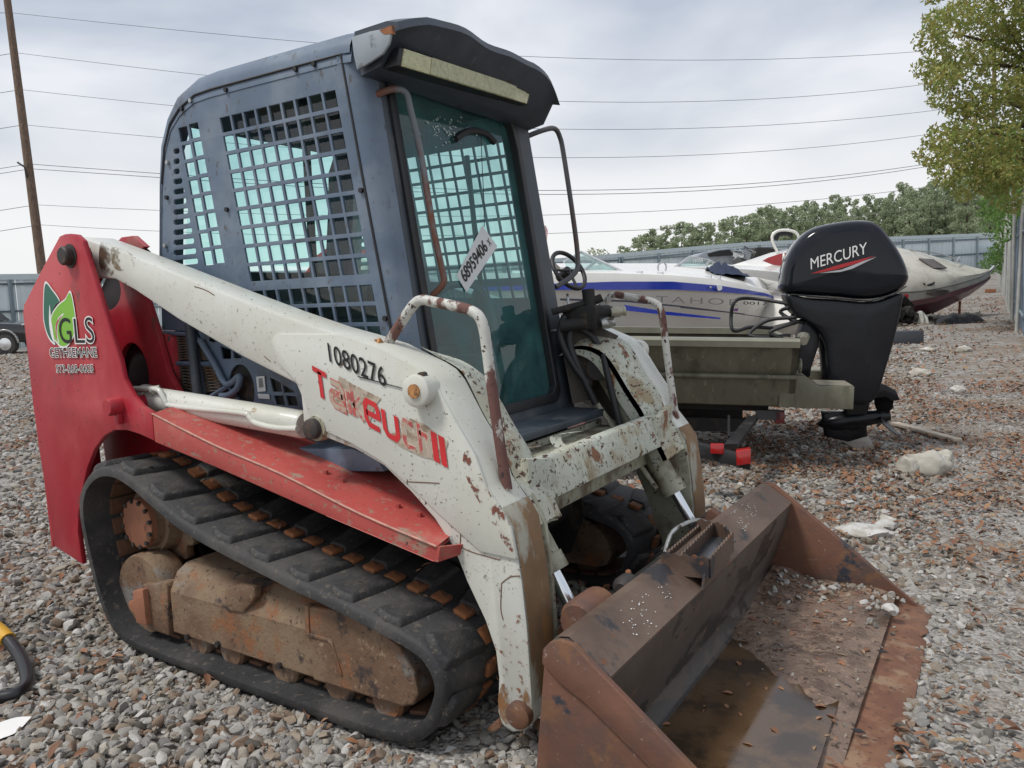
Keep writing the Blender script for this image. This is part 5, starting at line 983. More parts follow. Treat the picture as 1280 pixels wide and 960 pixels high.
br = smoothp([(1003,398),(1018,402),(1022,425),(1012,458),(1008,472),(985,472),(988,450),(996,420)], 3); OM.part('clamp_bracket', puff(br, .13, [(-1, .95), (1, .95)]), satin, bevel=.01)
OM.part('swivel_tube', puff(smoothp([(1024,420),(1034,425),(1040,478),(1050,490),(1020,488),(1012,478),(1026,474)], 3), .05, [(-1, .9), (-.6, 1), (.6, 1), (1, .9)]), satin)
OM.part('tilt_ram', MB().cyl(mp_((1031, 425))+nl*.06, mp_((1037, 470))+nl*.06, .010, n=10), zinc)
OM.part('leg', puff(smoothp([(1058,492),(1086,492),(1084,515),(1080,535),(1056,535)], 3), .045, LV), satin)
OM.part('cavitation_plate', MB().prism([mp_(p)+nl*.10 for p in ((1060,486),(1100,478),(1116,486),(1121,498),(1110,499),(1104,494),(1060,500))], latd*.20), satin, bevel=.006)
GC = OM.part('gearcase', MB().rings(mp_((1022, 530)), _unit(mp_((1106, 520))-mp_((1022, 530))), [(0, .01), (.05, .05), (.14, .07), (.30, .065), (.42, .05), (.46, .04)], 20), satin, smooth=60)
OM.part('gearcase_fin', puff([(1026,514),(1082,514),(1084,545),(1060,552),(1030,545)], .03, LV), satin, GC)
OM.part('skeg', MB().prism([mp_(p)+nl*.006 for p in ((1050,550),(1086,545),(1096,566),(1078,567))], latd*.012), mat('bare_skeg', (.34, .33, .31), .45, metal=.5, var=.2), GC, bevel=.003)
pc_ = mp_((1103, 520)); pax = _unit(mp_((1106, 520))-mp_((1022, 530)))
PRP = OM.part('propeller_hub', MB().cyl(pc_-pax*.06, pc_+pax*.05, .045, .04), black_m)
for k in range(3):
    a = math.radians(100+120*k); r1 = _unit(np.cross(pax, latd)); r1 = r1 if r1[2] > 0 else -r1; rd = math.cos(a)*latd+math.sin(a)*r1; tn = np.cross(pax, rd)
    bl = []
    for (rr_, w, sh) in ((.03,.05,0),(.08,.085,.01),(.13,.09,.015),(.165,.05,.03)): bl.append([pc_+rd*rr_+(tn*.7+pax*.55)*(-w)+pax*sh, pc_+rd*rr_+(tn*.7+pax*.55)*w+pax*sh])
    OM.part('propeller_blade', MB().loft(bl).loft([[p+pax*.008 for p in q] for q in bl]), black_m, PRP)
# cowl graphics: fitted on the camera-side face
sp0 = O+nl*.238
def cw_(p): return UP(p, sp0, latd)
a = cw_((1013.5, 337)); b = cw_((1087, 316)); Mx = frame_from(a, b-a, nl)
OM.part('cowl_lettering', text_mb('MERCURY', Mx, width=np.linalg.norm(b-a), height=.078, shear=.28, off=.0, ext=.003), white_plain, CW, smooth=0, label='white MERCURY lettering')
OM.part('cowl_stripe', MB().poly([cw_(p)+nl*.003 for p in ((1013,342),(1045,332),(1094,319.5),(1075,328),(1045,337),(1024,341))]), mat('stripe_red', (.40, .02, .025), .4), CW, smooth=0)
OM.part('cowl_stripe', MB().poly([cw_(p)+nl*.004 for p in ((1024,341.5),(1050,340),(1065,336),(1096,321),(1080,326),(1052,337))]), mat('stripe_silver', (.45, .46, .48), .3, metal=.3), CW, smooth=0)
OM.part('emblem', MB().rings(mp_((981, 322))-bowd*-.01+nl*.05, bowd, [(0, .03), (.01, .028)], 20), white_plain, CW)
for q in ([(965,410),(938,408),(916,412),(913,395),(918,376),(940,373),(985,380),(1003,386)], [(985,418),(950,420),(935,416),(958,400),(990,396),(1006,392)], [(975,422),(960,414),(985,404),(1010,398)], [(1000,392),(985,385),(975,390),(990,400),(1015,405)]):
    OM.part('control_cable', MB().tube(crv([mp_(p)+nl*rng.uniform(.02, .2) for p in q], 5), .014, 8), hose_m, smooth=60)
for q in range(7): c = mp_((994+rng.uniform(-8, 10), 398+rng.uniform(-8, 10)))+nl*rng.uniform(0, .12); OM.part('fitting', MB().cyl(c, c+rng.normal(0, .02, 3)+V3(.02, 0, 0), .012, n=8), zinc if q % 2 else black_m)
# ================================================================== white runabout behind
gel = mat('gelcoat_white', (.74, .73, .69), .28, var=.05, vscale=1.5, coat=.3); gel_d = mat('gelcoat_cream', (.54, .52, .46), .3, var=.06, vscale=2, coat=.2, layers=[((.42, .40, .34), 3, .58, .1, I3, None)]); blue_st = mat('blue_stripe', (.014, .035, .33), .25, var=.08, coat=.4)
alu = mat('windscreen_frame', (.55, .56, .57), .35, metal=.7, var=.1)
DT = 8.8; t2 = math.radians(4); ax2 = _unit(RH*math.cos(t2)-FH_*math.sin(t2)*.5); lat2 = _unit(np.cross(ax2, UPV)); lat2 = lat2 if lat2@FH_ > 0 else -lat2
P2 = D((820, 365), DT)
def side2(p): return UP(p, P2, lat2)
RB = Thing('runabout', V3(P2[0], P2[1], float(gz(P2[0], P2[1])))+lat2, 'white runabout with blue stripe, low windscreen and silver lettering on its side', 'boat')
xs = [560, 640, 700, 770, 840, 900, 940, 972, 995, 1010]
def yl(tab, x): return float(np.interp(x, [q[0] for q in tab], [q[1] for q in tab]))
SHEER = [(560,341),(770,341.5),(840,344),(900,349),(950,357),(972,362),(1010,372)]; ST_T = [(560,356),(724,354),(770,352),(840,352),(892,356),(972,366),(1010,374)]; ST_B = [(560,364),(710,362.5),(840,362),(917,366),(972,370),(1010,377)]
LOW = [(560,430),(900,428),(960,420),(1010,395)]
def hullsec(x, shrink):
    q = [side2((x, yl(SHEER, x))), side2((x, yl(ST_T, x)))+lat2*-.02, side2((x, yl(ST_B, x)))+lat2*-.02, side2((x, yl(ST_B, x)+1.5))+lat2*.02, side2((x, yl(LOW, x)))+lat2*.35]
    w = 2.1*shrink; far = [p+lat2*(w-2*((p-P2)@lat2)) for p in q[::-1]]; return q, far
hs = []; 
for x in xs:
    sh = 1 if x < 880 else max(.05, 1-((x-880)/130)**2.0*.95); q, far = hullsec(x, sh); k = (1-sh)*1.05; q = [p+lat2*k for p in q]; far = [p+lat2*k*.0 for p in far]; keel = .5*(q[-1]+far[0])-UPV*.25; hs.append(q+[keel]+far)
HL = RB.part('hull', MB().loft(hs), gel, smooth=35)
RB.part('stripe', MB().loft([[h[1]-lat2*.004, h[2]-lat2*.004] for h in hs]), blue_st, HL)
dk = [[h[0], h[0]+UPV*.03+lat2*.10, .5*(h[0]+h[-1])+UPV*.16*(1 if i > 2 else 0), h[-1]+UPV*.03-lat2*.10, h[-1]] for i, h in enumerate(hs)]
RB.part('deck', MB().loft(dk[1:]), gel, HL, smooth=50)
def band2(tab_t, tab_b, m, nm, off=.006):
    a = [side2(p)-lat2*(off+.02) for p in tab_t]; b = [side2(p)-lat2*(off+.02) for p in tab_b]; RB.part(nm, MB().loft([a, b]), m, HL)
dk_gr = mat('dark_pinstripe', (.04, .04, .06), .4)
band2([(700,373),(780,375),(850,382),(930,392)], [(700,375.5),(780,377.5),(850,384),(930,393)], dk_gr, 'pinstripe'); band2([(780,381),(830,389),(900,397)], [(780,388),(830,393.5),(900,399)], blue_st, 'stripe'); band2([(690,384),(730,386),(760,389)], [(690,391),(730,392),(760,393)], blue_st, 'stripe')
band2([(850,384),(910,390),(975,399)], [(850,385),(910,391),(975,400)], dk_gr, 'pinstripe')
a = side2((819, 377.6))-lat2*.034; b = side2((921, 382))-lat2*.034; RB.part('hull_lettering', text_mb('TAHOE', frame_from(a, b-a, -lat2), width=np.linalg.norm(b-a), height=.072, off=-.004, ext=0, space=1.25), mat('silver_lettering', (.16, .16, .155), .4), HL, smooth=0)
a = side2((928, 380.5))-lat2*.036; b = side2((958, 381.5))-lat2*.036; RB.part('hull_number', text_mb('0017', frame_from(a, b-a, -lat2), width=np.linalg.norm(b-a), height=.035, ext=0), black_text, HL, smooth=0)
RB.part('nav_vent', MB().rings(side2((898, 360))-lat2*.06, lat2, [(0, .03), (.02, .034), (.06, .034)], 20), chrome, HL); RB.part('vent_cap', MB().rings(side2((887, 359))-lat2*.05, lat2, [(0, .012), (.05, .012)], 12), chrome, HL)
RB.part('hull_badge', MB().poly([side2(p)-lat2*.04 for p in ((916,386),(922,385),(921,389),(916,389))]), mat('badge_purple', (.12, .04, .16), .4), HL, smooth=0)
# windscreen
def w2(p, l): return side2(p)+lat2*l
wf = [w2((728,312), .35), w2((780,339), .15), w2((722,339), .15), w2((706,326), .3)]
RB.part('windscreen', MB().add([w2((706,326),.30), w2((729,312),.45), w2((782,340),.15), w2((712,339.5),.15)], [(0,1,2,3)]), clear_glass, smooth=0)
RB.part('windscreen', MB().add([w2((729,312),.45), w2((745,312),1.5), w2((800,340),1.7), w2((782,340),.15)], [(0,1,2,3)]), clear_glass, smooth=0)
for q in ([((706,326),.3),((729,312),.45),((782,340),.15)], [((729,339),.15),((749,324),.4)], [((712,339.5),.15),((782,340),.15)], [((729,312),.45),((745,312),1.5),((800,340),1.7)], [((760,326),1.5),((772,324),1.55),((790,330),1.65),((812,339),1.7)], [((772,334),1.4),((782,328),1.5)]): RB.part('windscreen_frame', MB().tube([w2(p, l) for p, l in q], .018, 6), alu, smooth=60)
for q in ([(828,338),(828,330),(834,326),(838,331),(837,338)],): RB.part('bow_rail', MB().tube(crv([w2(p, .3) for p in q], 4), .010, 6), alu, smooth=60)
for px in (800, 826, 887, 898): RB.part('cleat', MB().box(w2((px, yl(SHEER, px)-2), .05), (.07, .02, .03)), chrome)
RB.part('steering_console', MB().box(w2((716, 352), 1.0), (.3, .4, .35)), black_m, bevel=.02)
RT = Thing('boat_trailer', V3(P2[0], P2[1], float(gz(P2[0], P2[1]))), 'trailer carrying the white runabout, mostly hidden by the jon boat', 'trailer')
zt_ = float(gz(P2[0], P2[1]))
for l in (.6, 1.5): RT.part('frame_rail', MB().prism([V3(*(P2+lat2*l+ax2*-2.0))*V3(1, 1, 0)+V3(0, 0, zt_+.45)+V3(0, 0, d) for d in (0, .08)]+[V3(*(P2+lat2*(l+.06)+ax2*-2.0))*V3(1, 1, 0)+V3(0, 0, zt_+.45)+V3(0, 0, d) for d in (.08, 0)], ax2*4.5), tb_m)
for l in (.0, 2.0): RT.part('wheel', MB().rings(V3(*((P2+lat2*l-ax2*.4)[:2]), zt_+.30), lat2, [(0, .2), (.02, .29), (.16, .29), (.18, .2)], 24), rubber)
# dark blue cover heaped on the bow
tp_m = mat('navy_canvas', (.012, .022, .055), .75, var=.4, vscale=14, bump=.6, bscale=9)
c0 = w2((930, 338), .55); mb = MB(); secs = []
for i in range(15):
    t = i/14; px = 902+52*t; hh = (4+13*math.sin(math.pi*min(1, .15+t*.9))+2*math.sin(i*2.1)); base = w2((px, 346+2*t), .35); row = []
    for j in range(9): u = j/8; row.append(base+lat2*(.9*u)+UPV*(hh/108*math.sin(math.pi*(.06+.88*u))*(1+.25*math.sin(i*1.7+j*2.3)))+UPV*.02)
    secs.append(row)
mb.loft(secs); single('canvas_cover', mb, tp_m, w2((930, 346), .5), 'crumpled navy blue canvas cover heaped on the runabout bow', 'cover', smooth=70)
# ================================================================== further boats and junk
def boat2(name, dep, label, prof, m, parts):
    pass
# runabout with open windscreen, behind the white one
d3 = 13.0; B3 = D((890, 345), d3); W3 = Thing('runabout', V3(B3[0], B3[1], float(gz(B3[0], B3[1]))), 'pale runabout with angular open windscreen beyond the blue striped one', 'boat')
def s3(p, l=0): return UP(p, B3, FH_)+FH_*l
hs = []
for x, sh in ((700,1),(780,1),(850,1),(920,.9),(970,.6),(1000,.2)): y0_ = 334+max(0, (x-900))*.06; a = s3((x, y0_), .1*(1-sh)*8); b = s3((x, y0_), 2.2*sh+.9*(1-sh)); dn_ = UPV*-.75; hs.append([a+dn_*.9+FH_*.4, a+dn_*.4, a, .5*(a+b)+UPV*.12, b, b+dn_*.4, b+dn_*.9-FH_*.4*sh])
W3.part('hull', MB().loft(hs), gel, smooth=50)
W3.part('windscreen', MB().add([s3((848,333),.2), s3((869,320),.4), s3((903,323),.9), s3((890,332),.5)], [(0,1,2,3)]), clear_glass, smooth=0); W3.part('windscreen', MB().add([s3((893,332),.5), s3((905,323),.9), s3((930,328),1.6), s3((925,332),1.4)], [(0,1,2,3)]), clear_glass, smooth=0)
for q in ([(848,333,.2),(869,319.5,.4),(903,322,.9),(932,328,1.6)], [(890,332,.5),(904,322.5,.9)], [(845,333.5,.2),(890,332.5,.5),(928,332,1.4)]): W3.part('windscreen_frame', MB().tube([s3((a, b), c) for a, b, c in q], .025, 6), alu, smooth=60)
W3.part('marker_scrawl', text_mb('15055', frame_from(s3((873, 327), .38), s3((886, 326), .5)-s3((873, 327), .38), -FH_), width=.17, height=.06, ext=.004), white_plain, smooth=0)
# red and white boat
d4 = 15.0; B4 = D((985, 325), d4); W4 = Thing('speedboat', V3(B4[0], B4[1], float(gz(B4[0], B4[1]))), 'white speedboat with a red deck flash standing behind the outboard motor', 'boat')
def s4(p, l=0): return UP(p, B4, FH_)+FH_*l
hs = []
for x, ty, sh in ((1080,302,1),(1020,305,1),(985,312,.85),(955,322,.5),(935,328,.15)): a = s4((x, ty+14), .9*(1-sh)); b = s4((x, ty+14), 2.0-.9*(1-sh)); hs.append([a-UPV*.7+FH_*.3, a-UPV*.25, a, .5*(a+b)+UPV*.22, b, b-UPV*.5])
W4.part('hull', MB().loft(hs), gel, smooth=50)
W4.part('deck_flash', MB().prism([s4(p, -.03) for p in ((953,326),(960,322),(975,317),(982,316),(980,333),(966,331))], FH_*.05), mat('red_gel', (.42, .035, .04), .3, coat=.3), smooth=0)
W4.part('towing_arch', MB().tube(crv([s4(p, .8) for p in ((990,312),(984,300),(983,290),(990,284),(1003,283),(1015,287),(1020,300))], 5), .03, 8), gel, smooth=60); W4.part('arch_pad', MB().tube(crv([s4(p, .85) for p in ((988,296),(992,289),(1002,287),(1010,290))], 5), .05, 8), black_m, smooth=60)
# wrecked vehicle shapes
d5 = 24; B5 = D((930, 330), d5); W5 = Thing('wrecked_car', V3(B5[0], B5[1], float(gz(B5[0], B5[1]))), 'crumpled grey wrecked car with torn open front in front of the back fence', 'car')
def s5(p, l=0): return UP(p, B5, FH_)+FH_*l
body = [(868,340),(868,322),(880,315),(900,311),(914,309),(930,316),(938,326),(940,340)]
W5.part('body', MB().prism([s5(p) for p in body], FH_*1.7), mat('car_grey', (.26, .28, .31), .35, metal=.4, var=.15, coat=.4), bevel=.06)
W5.part('window', MB().prism([s5(p, -.02) for p in ((884,317),(900,313),(912,312),(918,319),(886,321))], FH_*.02), black_m)
W5.part('torn_front', MB().prism([s5(p, .2) for p in ((938,334),(940,314),(950,308),(966,309),(978,311),(976,334))], FH_*1.3), black_dirty, bevel=.05)
for k in range(10): c = s5((rng.uniform(915, 945), rng.uniform(308, 328)), -.1); W5.part('bent_panel', MB().box(c, (.35*rng.uniform(.3, 1), .03, .3*rng.uniform(.3, 1)), np.array(Matrix.Rotation(rng.uniform(0, 3), 3, Vector(rng.normal(size=3))))), zinc if k % 2 else MATS['car_grey'])
for l in (.1, 1.5): W5.part('wheel', MB().rings(V3(*s5((885, 330), l)[:2], float(gz(B5[0], B5[1]))+.31), FH_, [(0, .2), (.02, .31), (.18, .31), (.2, .2)], 20), rubber)
# ---- cabin cruiser by the slatted fence
d6 = 17.0; B6 = D((1150, 360), d6); CC = Thing('cabin_cruiser', V3(B6[0], B6[1], float(gz(B6[0], B6[1]))), 'cream cabin cruiser with maroon bottom stripe resting near the slatted fence', 'boat')
maroon = mat('maroon_gel', (.16, .045, .065), .35, var=.15, coat=.2); ax6 = _unit(RH*.995+FH_*.10); lat6 = _unit(np.cross(ax6, UPV)); lat6 = lat6 if lat6@FH_ > 0 else -lat6
def s6(p, l=0): return UP(p, B6+lat6*l, lat6)
cs = []; RUB = [(1000,365),(1120,366),(1160,363),(1200,354),(1225,346),(1238,338)]; M1 = [(1000,374),(1130,378),(1170,371),(1210,358),(1230,351),(1238,345)]; M2 = [(1000,382),(1130,384),(1170,377),(1210,363),(1230,353),(1238,347)]; KE = [(1000,412),(1130,402),(1170,390),(1210,370),(1230,356),(1238,348)]
TOPL = [(1000,330),(1100,332),(1130,331),(1170,335),(1200,338),(1225,338),(1238,337)]; CROWN = [(1000,300),(1100,305),(1130,311),(1160,318),(1200,330),(1225,336),(1238,336.5)]
for x in (1000, 1060, 1100, 1130, 1150, 1170, 1190, 1210, 1225, 1234, 1238):
    sh = 1 if x < 1130 else max(.02, 1-((x-1130)/108)**2.2); w = 2.3*sh; k = .9*(1-sh)
    q = [s6((x, yl(KE, x)), k+.9*sh), s6((x, yl(M2, x)), k+.12*sh), s6((x, yl(M1, x)), k+.05*sh), s6((x, yl(RUB, x)), k), s6((x, .5*(yl(RUB, x)+yl(TOPL, x))), k+.06*sh), s6((x, yl(TOPL, x)+3), k+.30*sh), s6((x, yl(CROWN, x)), k+w*.5)]
    far = [q[5]+lat6*(w-.6*sh), q[3]+lat6*w, q[1]+lat6*(w-.24*sh)]
    cs.append(q+far)
H6 = CC.part('hull', MB().loft(cs), gel_d, smooth=35)
CC.part('bottom_stripe', MB().loft([[q[1]-lat6*.01, q[2]-lat6*.012] for q in cs]), maroon, H6); CC.part('bottom', MB().loft([[q[0]-UPV*.005, q[1]-lat6*.008-UPV*.01] for q in cs]), maroon, H6)
CC.part('rub_rail', MB().tube([q[3]-lat6*.01 for q in cs], .02, 6), mat('rub_rail_grey', (.18, .18, .17), .5), H6)
dkg = mat('dark_hatch', (.06, .045, .04), .25, coat=.5)
def on6(p): # on the sloping foredeck near side
    return s6(p, .55)
CC.part('deck_hatch', MB().prism([s6(p, l) for p, l in (((1148,324),.75),((1166,325),.75),((1183,336),.45),((1166,336),.45))], UPV*.02-lat6*.03), dkg, H6)
CC.part('cabin_window', MB().prism([s6(p, -.06) for p in crv([V3(1162,367,0), V3(1168,363.5,0), V3(1180,362,0), V3(1187,363.5,0), V3(1184,367,0), V3(1172,370,0)], 4, True) for p in [(p[0], p[1])]], lat6*.12), dkg, H6)
CC.part('windscreen', MB().add([s6((1124,348),.15), s6((1118,330),.6), s6((1142,331),.6), s6((1156,340),.4), s6((1166,353),.15), s6((1160,356),.10)], [(0,1,2,3,4,5)]), glass('cruiser_glass', (.35, .55, .52), .3, milk=.3, milkc=(.25, .42, .38)), H6, smooth=0)
for q in ([((1122,328),.6),((1142,330),.6),((1158,341),.4),((1167,353),.15),((1158,357),.1)], [((1136,345),.2),((1156,356),.08)]): CC.part('windscreen_frame', MB().tube(crv([s6(p, l) for p, l in q], 4), .03, 6), mat('black_frame', (.02, .02, .02), .4), H6, smooth=60)
CC.part('bow_rail', MB().tube(crv([s6(p, l) for p, l in (((1130,312),1.2),((1160,315),1.0),((1185,320),1.0),((1200,327),1.0))], 4), .016, 6), alu, H6, smooth=60); CC.part('rail_post', MB().tube([s6((1196,327),.8), s6((1200,321),1.0)], .02, 6), alu, H6); CC.part('anchor_roller', MB().tube([s6((1232,344),.9), s6((1241,335),.9), s6((1243,333),.9)], .035, 8), alu, H6)
CC.part('tail_patch', MB().prism([s6(p, -.04) for p in ((1120,368),(1136,368),(1135,374),(1120,374))], lat6*.06), red_l, H6); CC.part('prop_stand', MB().tube([s6((1200,376), .9), s6((1199,393), .9)], .03, 6), iron_m, H6)
CC.part('keel_block', MB().box(s6((1150, 404), .9), (.5, .5, .3)), black_dirty)
# ---- litter around the yard
def gp(p, z=0):                                # ground point under a pixel (marching along the ray)
    d = ray(*p); t = .5
    for k in range(4000):
        q = EYE+d*t
        if q[2] <= float(gz(q[0], q[1]))+z: break
        t += .01+.002*t
    return q
def rock(name, p, size, label, m, seed, grp=None, sq=.7):
    bm = bmesh.new(); bmesh.ops.create_icosphere(bm, subdivisions=4, radius=1); r = np.random.default_rng(seed); cuts = [(_unit(r.normal(size=3)), r.uniform(.6, .9)) for _ in range(10)]
    for v in bm.verts:
        q = np.array(v.co)
        for n_, d_ in cuts:
            k = q@n_-d_
            if k > 0: q = q-n_*k
        q = q*(1+.16*noise.noise(Vector(q*1.8+seed))+.05*noise.noise(Vector(q*6))+.02*noise.noise(Vector(q*17))); v.co = q*np.array(size)
    me = bpy.data.meshes.new(name); bm.to_mesh(me); bm.free(); me.materials.append(m); me.polygons.foreach_set('use_smooth', [True]*len(me.polygons)); me.set_sharp_from_angle(angle=math.radians(40))
    o = bpy.data.objects.new(name, me); COL.objects.link(o); c = gp(p); o.location = (c[0], c[1], c[2]+size[2]*sq*.6); o.rotation_euler.z = seed; return tag(o, label, 'rock', grp)
lime = mat('pale_limestone', (.42, .40, .345), .85, var=.2, vscale=5, layers=[((.34, .31, .26), 7, .58, .08, I3, None), ((.62, .60, .56), 12, .62, .06, I3, None)], bump=.5, bscale=14); white_st = mat('white_stone', (.50, .49, .465), .85, var=.2, vscale=9, layers=[((.36, .34, .30), 10, .56, .08, I3, None)], bump=.7, bscale=22)
rock('boulder', (1152, 592), (.17, .12, .12), 'large cracked cream boulder below the propeller', lime, 3); rock('boulder', (1180, 588), (.09, .08, .10), 'cream stone leaning on the back of the large boulder', lime, 5); rock('boulder', (1137, 594), (.065, .08, .09), 'broken cream slab at the side of the large boulder', lime, 9)
rock('flat_stone', (1078, 668), (.15, .10, .045), 'flat white stone beyond the bucket side plate', white_st, 6); rock('flat_stone', (1106, 662), (.07, .06, .04), 'small grey white stone beside the flat white stone', white_st, 8)
rock('white_block', (1197, 492), (.085, .07, .06), 'square white stone block on the gravel beyond the wooden board', white_st, 12); rock('pale_stone', (1110, 655), (.05, .05, .04), 'pale round stone behind the flat white stone', lime, 14)
k = 0
for p in ((1222,395),(1150,470),(1205,440),(1160,440)): k += 1; rock('yard_stone', p, (.12*rng.uniform(.7, 1.2), .10, .07), 'pale stone lying on the leafy gravel of the drive', lime, 20+k, 'pale stones along the drive')
bd0 = gp((1113, 534)); bd1 = gp((1193, 556)); single('wooden_board', MB().prism([bd0+V3(0, 0, .02), bd0+V3(.05, .05, .02), bd1+V3(.05, .05, .02), bd1+V3(0, 0, .02)], (0, 0, .025)), mat('weathered_board', (.42, .36, .29), .85, var=.25, vscale=8, bump=.3), .5*(bd0+bd1), 'short weathered board lying on gravel beside the propeller', 'board', bevel=.003)
c = gp((1132, 431)); single('plastic_block', MB().box(c+V3(-.05, .15, .11), (.55, .3, .24), np.array([RH, FH_, UPV])), mat('dark_grey_plastic', (.045, .05, .058), .6, var=.15), c, 'dark grey rectangular block behind the outboard motor', 'block', bevel=.015)
c = gp((1132, 408)); mb = MB()
for k in range(14): mb.box(c+RH*rng.uniform(-.35, .35)+FH_*rng.uniform(0, .5)+UPV*rng.uniform(.08, .55), rng.uniform(.12, .4, 3)*V3(1, .6, .5), np.array(Matrix.Rotation(rng.uniform(0, 3), 3, Vector(rng.normal(size=3)))))
single('scrap_heap', mb, black_dirty, c, 'heap of black scrap under the cruiser hull', 'scrap', bevel=.01)
def heap(name, p, w, l, h, m, label, cat, seed):
    c = gp(p); r = np.random.default_rng(seed); secs = []
    for i in range(17):
        t = i/16; row = []
        for j in range(11): u = j/10; hh = h*(math.sin(math.pi*t)**.6)*(math.sin(math.pi*u)**.7)*(1+.35*noise.noise(Vector((t*5+seed, u*4, 1)))); row.append(c+RH*(w*(t-.5))+FH_*(l*(u-.5)+.03*math.sin(i*1.3))+UPV*(hh-.01))
        secs.append(row)
    return single(name, MB().loft(secs), m, c, label, cat, smooth=60)
heap('rubbish_bag', (1198, 404), 1.15, .45, .24, mat('black_bag', (.012, .012, .014), .22, var=.3, bump=.7, bscale=12), 'flattened shiny black plastic bag beneath the cruiser bow', 'bag', 3)
heap('crumpled_sheet', (1150, 404), .35, .25, .28, mat('grey_sheet', (.40, .40, .37), .5, var=.25, bump=.5, bscale=8), 'crumpled grey plastic sheet by the scrap heap', 'sheet', 5)
c = gp((1238, 366)); single('timber_block', MB().box(c+UPV*.07, (.35, .15, .14)), iron_m, c, 'short brown timber block near the cruiser bow', 'block', bevel=.01)
# paper scrap and cable loop in the lower left corner
c = gp((12, 918)); single('plastic_scrap', MB().loft([crv([gp(q)+V3(0, 0, .03) for q in ((-20,925),(0,915),(22,908),(41,907))], 3), crv([gp(q)+V3(0, 0, .022) for q in ((-20,945),(0,933),(18,926),(30,916))], 3)]), white_plain, c, 'torn white plastic scrap on the gravel', 'scrap', smooth=60)
hc = [gp((-40, 775))+V3(0, 0, .16), gp((-12, 815))+V3(0, 0, .13), gp((10, 828))+V3(0, 0, .10), gp((28, 842))+V3(0, 0, .06), gp((35, 858))+V3(0, 0, .03), gp((26, 874))+V3(0, 0, .025), gp((0, 881))+V3(0, 0, .025), gp((-40, 884))+V3(0, 0, .03), gp((-90, 880))+V3(0, 0, .03)]
HZ = Thing('rubber_hose', gp((10, 870)), 'thick black rubber hose looping on the gravel with a yellow collar', 'hose')
cv = crv(hc, 6); HZ.part('hose', MB().tube(cv, .0215, 12), mat('hose_black', (.012, .012, .014), .38, var=.15), smooth=60); HZ.part('collar', MB().tube(cv[7:14], .0265, 14), mat('yellow_collar', (.55, .30, .015), .5, var=.1), smooth=60)
# ---- pickup at the left edge
d7 = 27.0; B7 = D((8, 425), d7); g7 = float(gz(B7[0], B7[1])); PT = Thing('pickup_truck', V3(B7[0], B7[1], g7), 'black pickup truck nosing out behind the red tower', 'truck'); blk = mat('black_car_paint', (.006, .006, .008), .15, coat=.8)
def t7(dx, l, z): return V3(*(B7+RH*dx+FH_*l)[:2], g7+z)
pr = [(-5.0,.45),(-5.0,1.1),(-3.2,1.12),(-3.0,1.75),(-1.6,1.78),(-.9,1.16),(.75,1.05),(.86,.95),(.86,.5),(.55,.42)]
PT.part('body', MB().prism([t7(a, 0, b) for a, b in pr], FH_*1.85), blk, bevel=.06); PT.part('side_window', MB().prism([t7(a, -.01, b) for a, b in ((-2.9,1.2),(-2.85,1.62),(-1.65,1.66),(-1.05,1.2))], FH_*.02), MATS['black_plastic'])
PT.part('windscreen', MB().prism([t7(-1.5, .12, 1.72), t7(-.92, .12, 1.2), t7(-.92, 1.7, 1.2), t7(-1.5, 1.7, 1.72)], RH*.03), black_m)
for a in (-.05, -3.9):
    for l in (-.02, 1.62): w_ = PT.part('wheel', MB().rings(t7(a, l, .37), FH_, [(0, .26), (.02, .35), (.06, .37), (.2, .37), (.24, .3)], 28), rubber); PT.part('rim', MB().rings(t7(a, l-.015, .37), FH_, [(0, .06), (.01, .22), (.05, .24), (.1, .2)], 20), chrome, w_)
    PT.part('wheel_arch', MB().tube([t7(a+.47*math.cos(q), -.01, .40+.47*math.sin(q)) for q in np.linspace(0, math.pi, 15)], .035, 6), zinc)
PT.part('bumper', MB().box(t7(.93, .92, .62), (.18, 1.9, .2), np.array([RH, FH_, UPV])), chrome, bevel=.04); PT.part('headlight', MB().box(t7(.84, .2, .88), (.08, .35, .18), np.array([RH, FH_, UPV])), glass('lamp_glass', (.8, .8, .8), .3), bevel=.02)
PT.part('mirror_trim', MB().tube([t7(.62, -.02, 1.02), t7(.8, -.05, 1.06), t7(.92, .0, 1.18)], .04, 6), zinc)
# orange feather flag far behind
# ---- a pink banner behind the cab
pf0 = D((683, 330), 30); fl = Thing('feather_flag', V3(pf0[0], pf0[1], float(gz(pf0[0], pf0[1]))), 'faded pink feather flag on a thin pole beyond the cab', 'flag'); fl.part('pole', MB().tube([V3(pf0[0], pf0[1], float(gz(pf0[0], pf0[1]))), D((682, 283), 30)], .02, 6), zinc); fl.part('cloth', MB().prism([D(p, 30) for p in ((677,281),(682,282),(685,288),(684,297),(682,318),(679,318))], FH_*.02), mat('pink_cloth', (.62, .38, .40), .8), smooth=0)
# a few leaves caught on the near track
tl_ = []
for k in range(22):
    s_q = rng.uniform(0, PER); p_ = trk(s_q)
    if p_[1] > .3 and -2.75 < p_[0] < -1.3: tl_.append((p_[0], rng.uniform(1.60, 1.93), p_[1]+.012))
scatter('track_leaves', np.array(tl_), rng.uniform(.010, .022, len(tl_)), 'dry brown leaves caught on the near crawler track', lsrc, leaf_mat, tilt=.3)
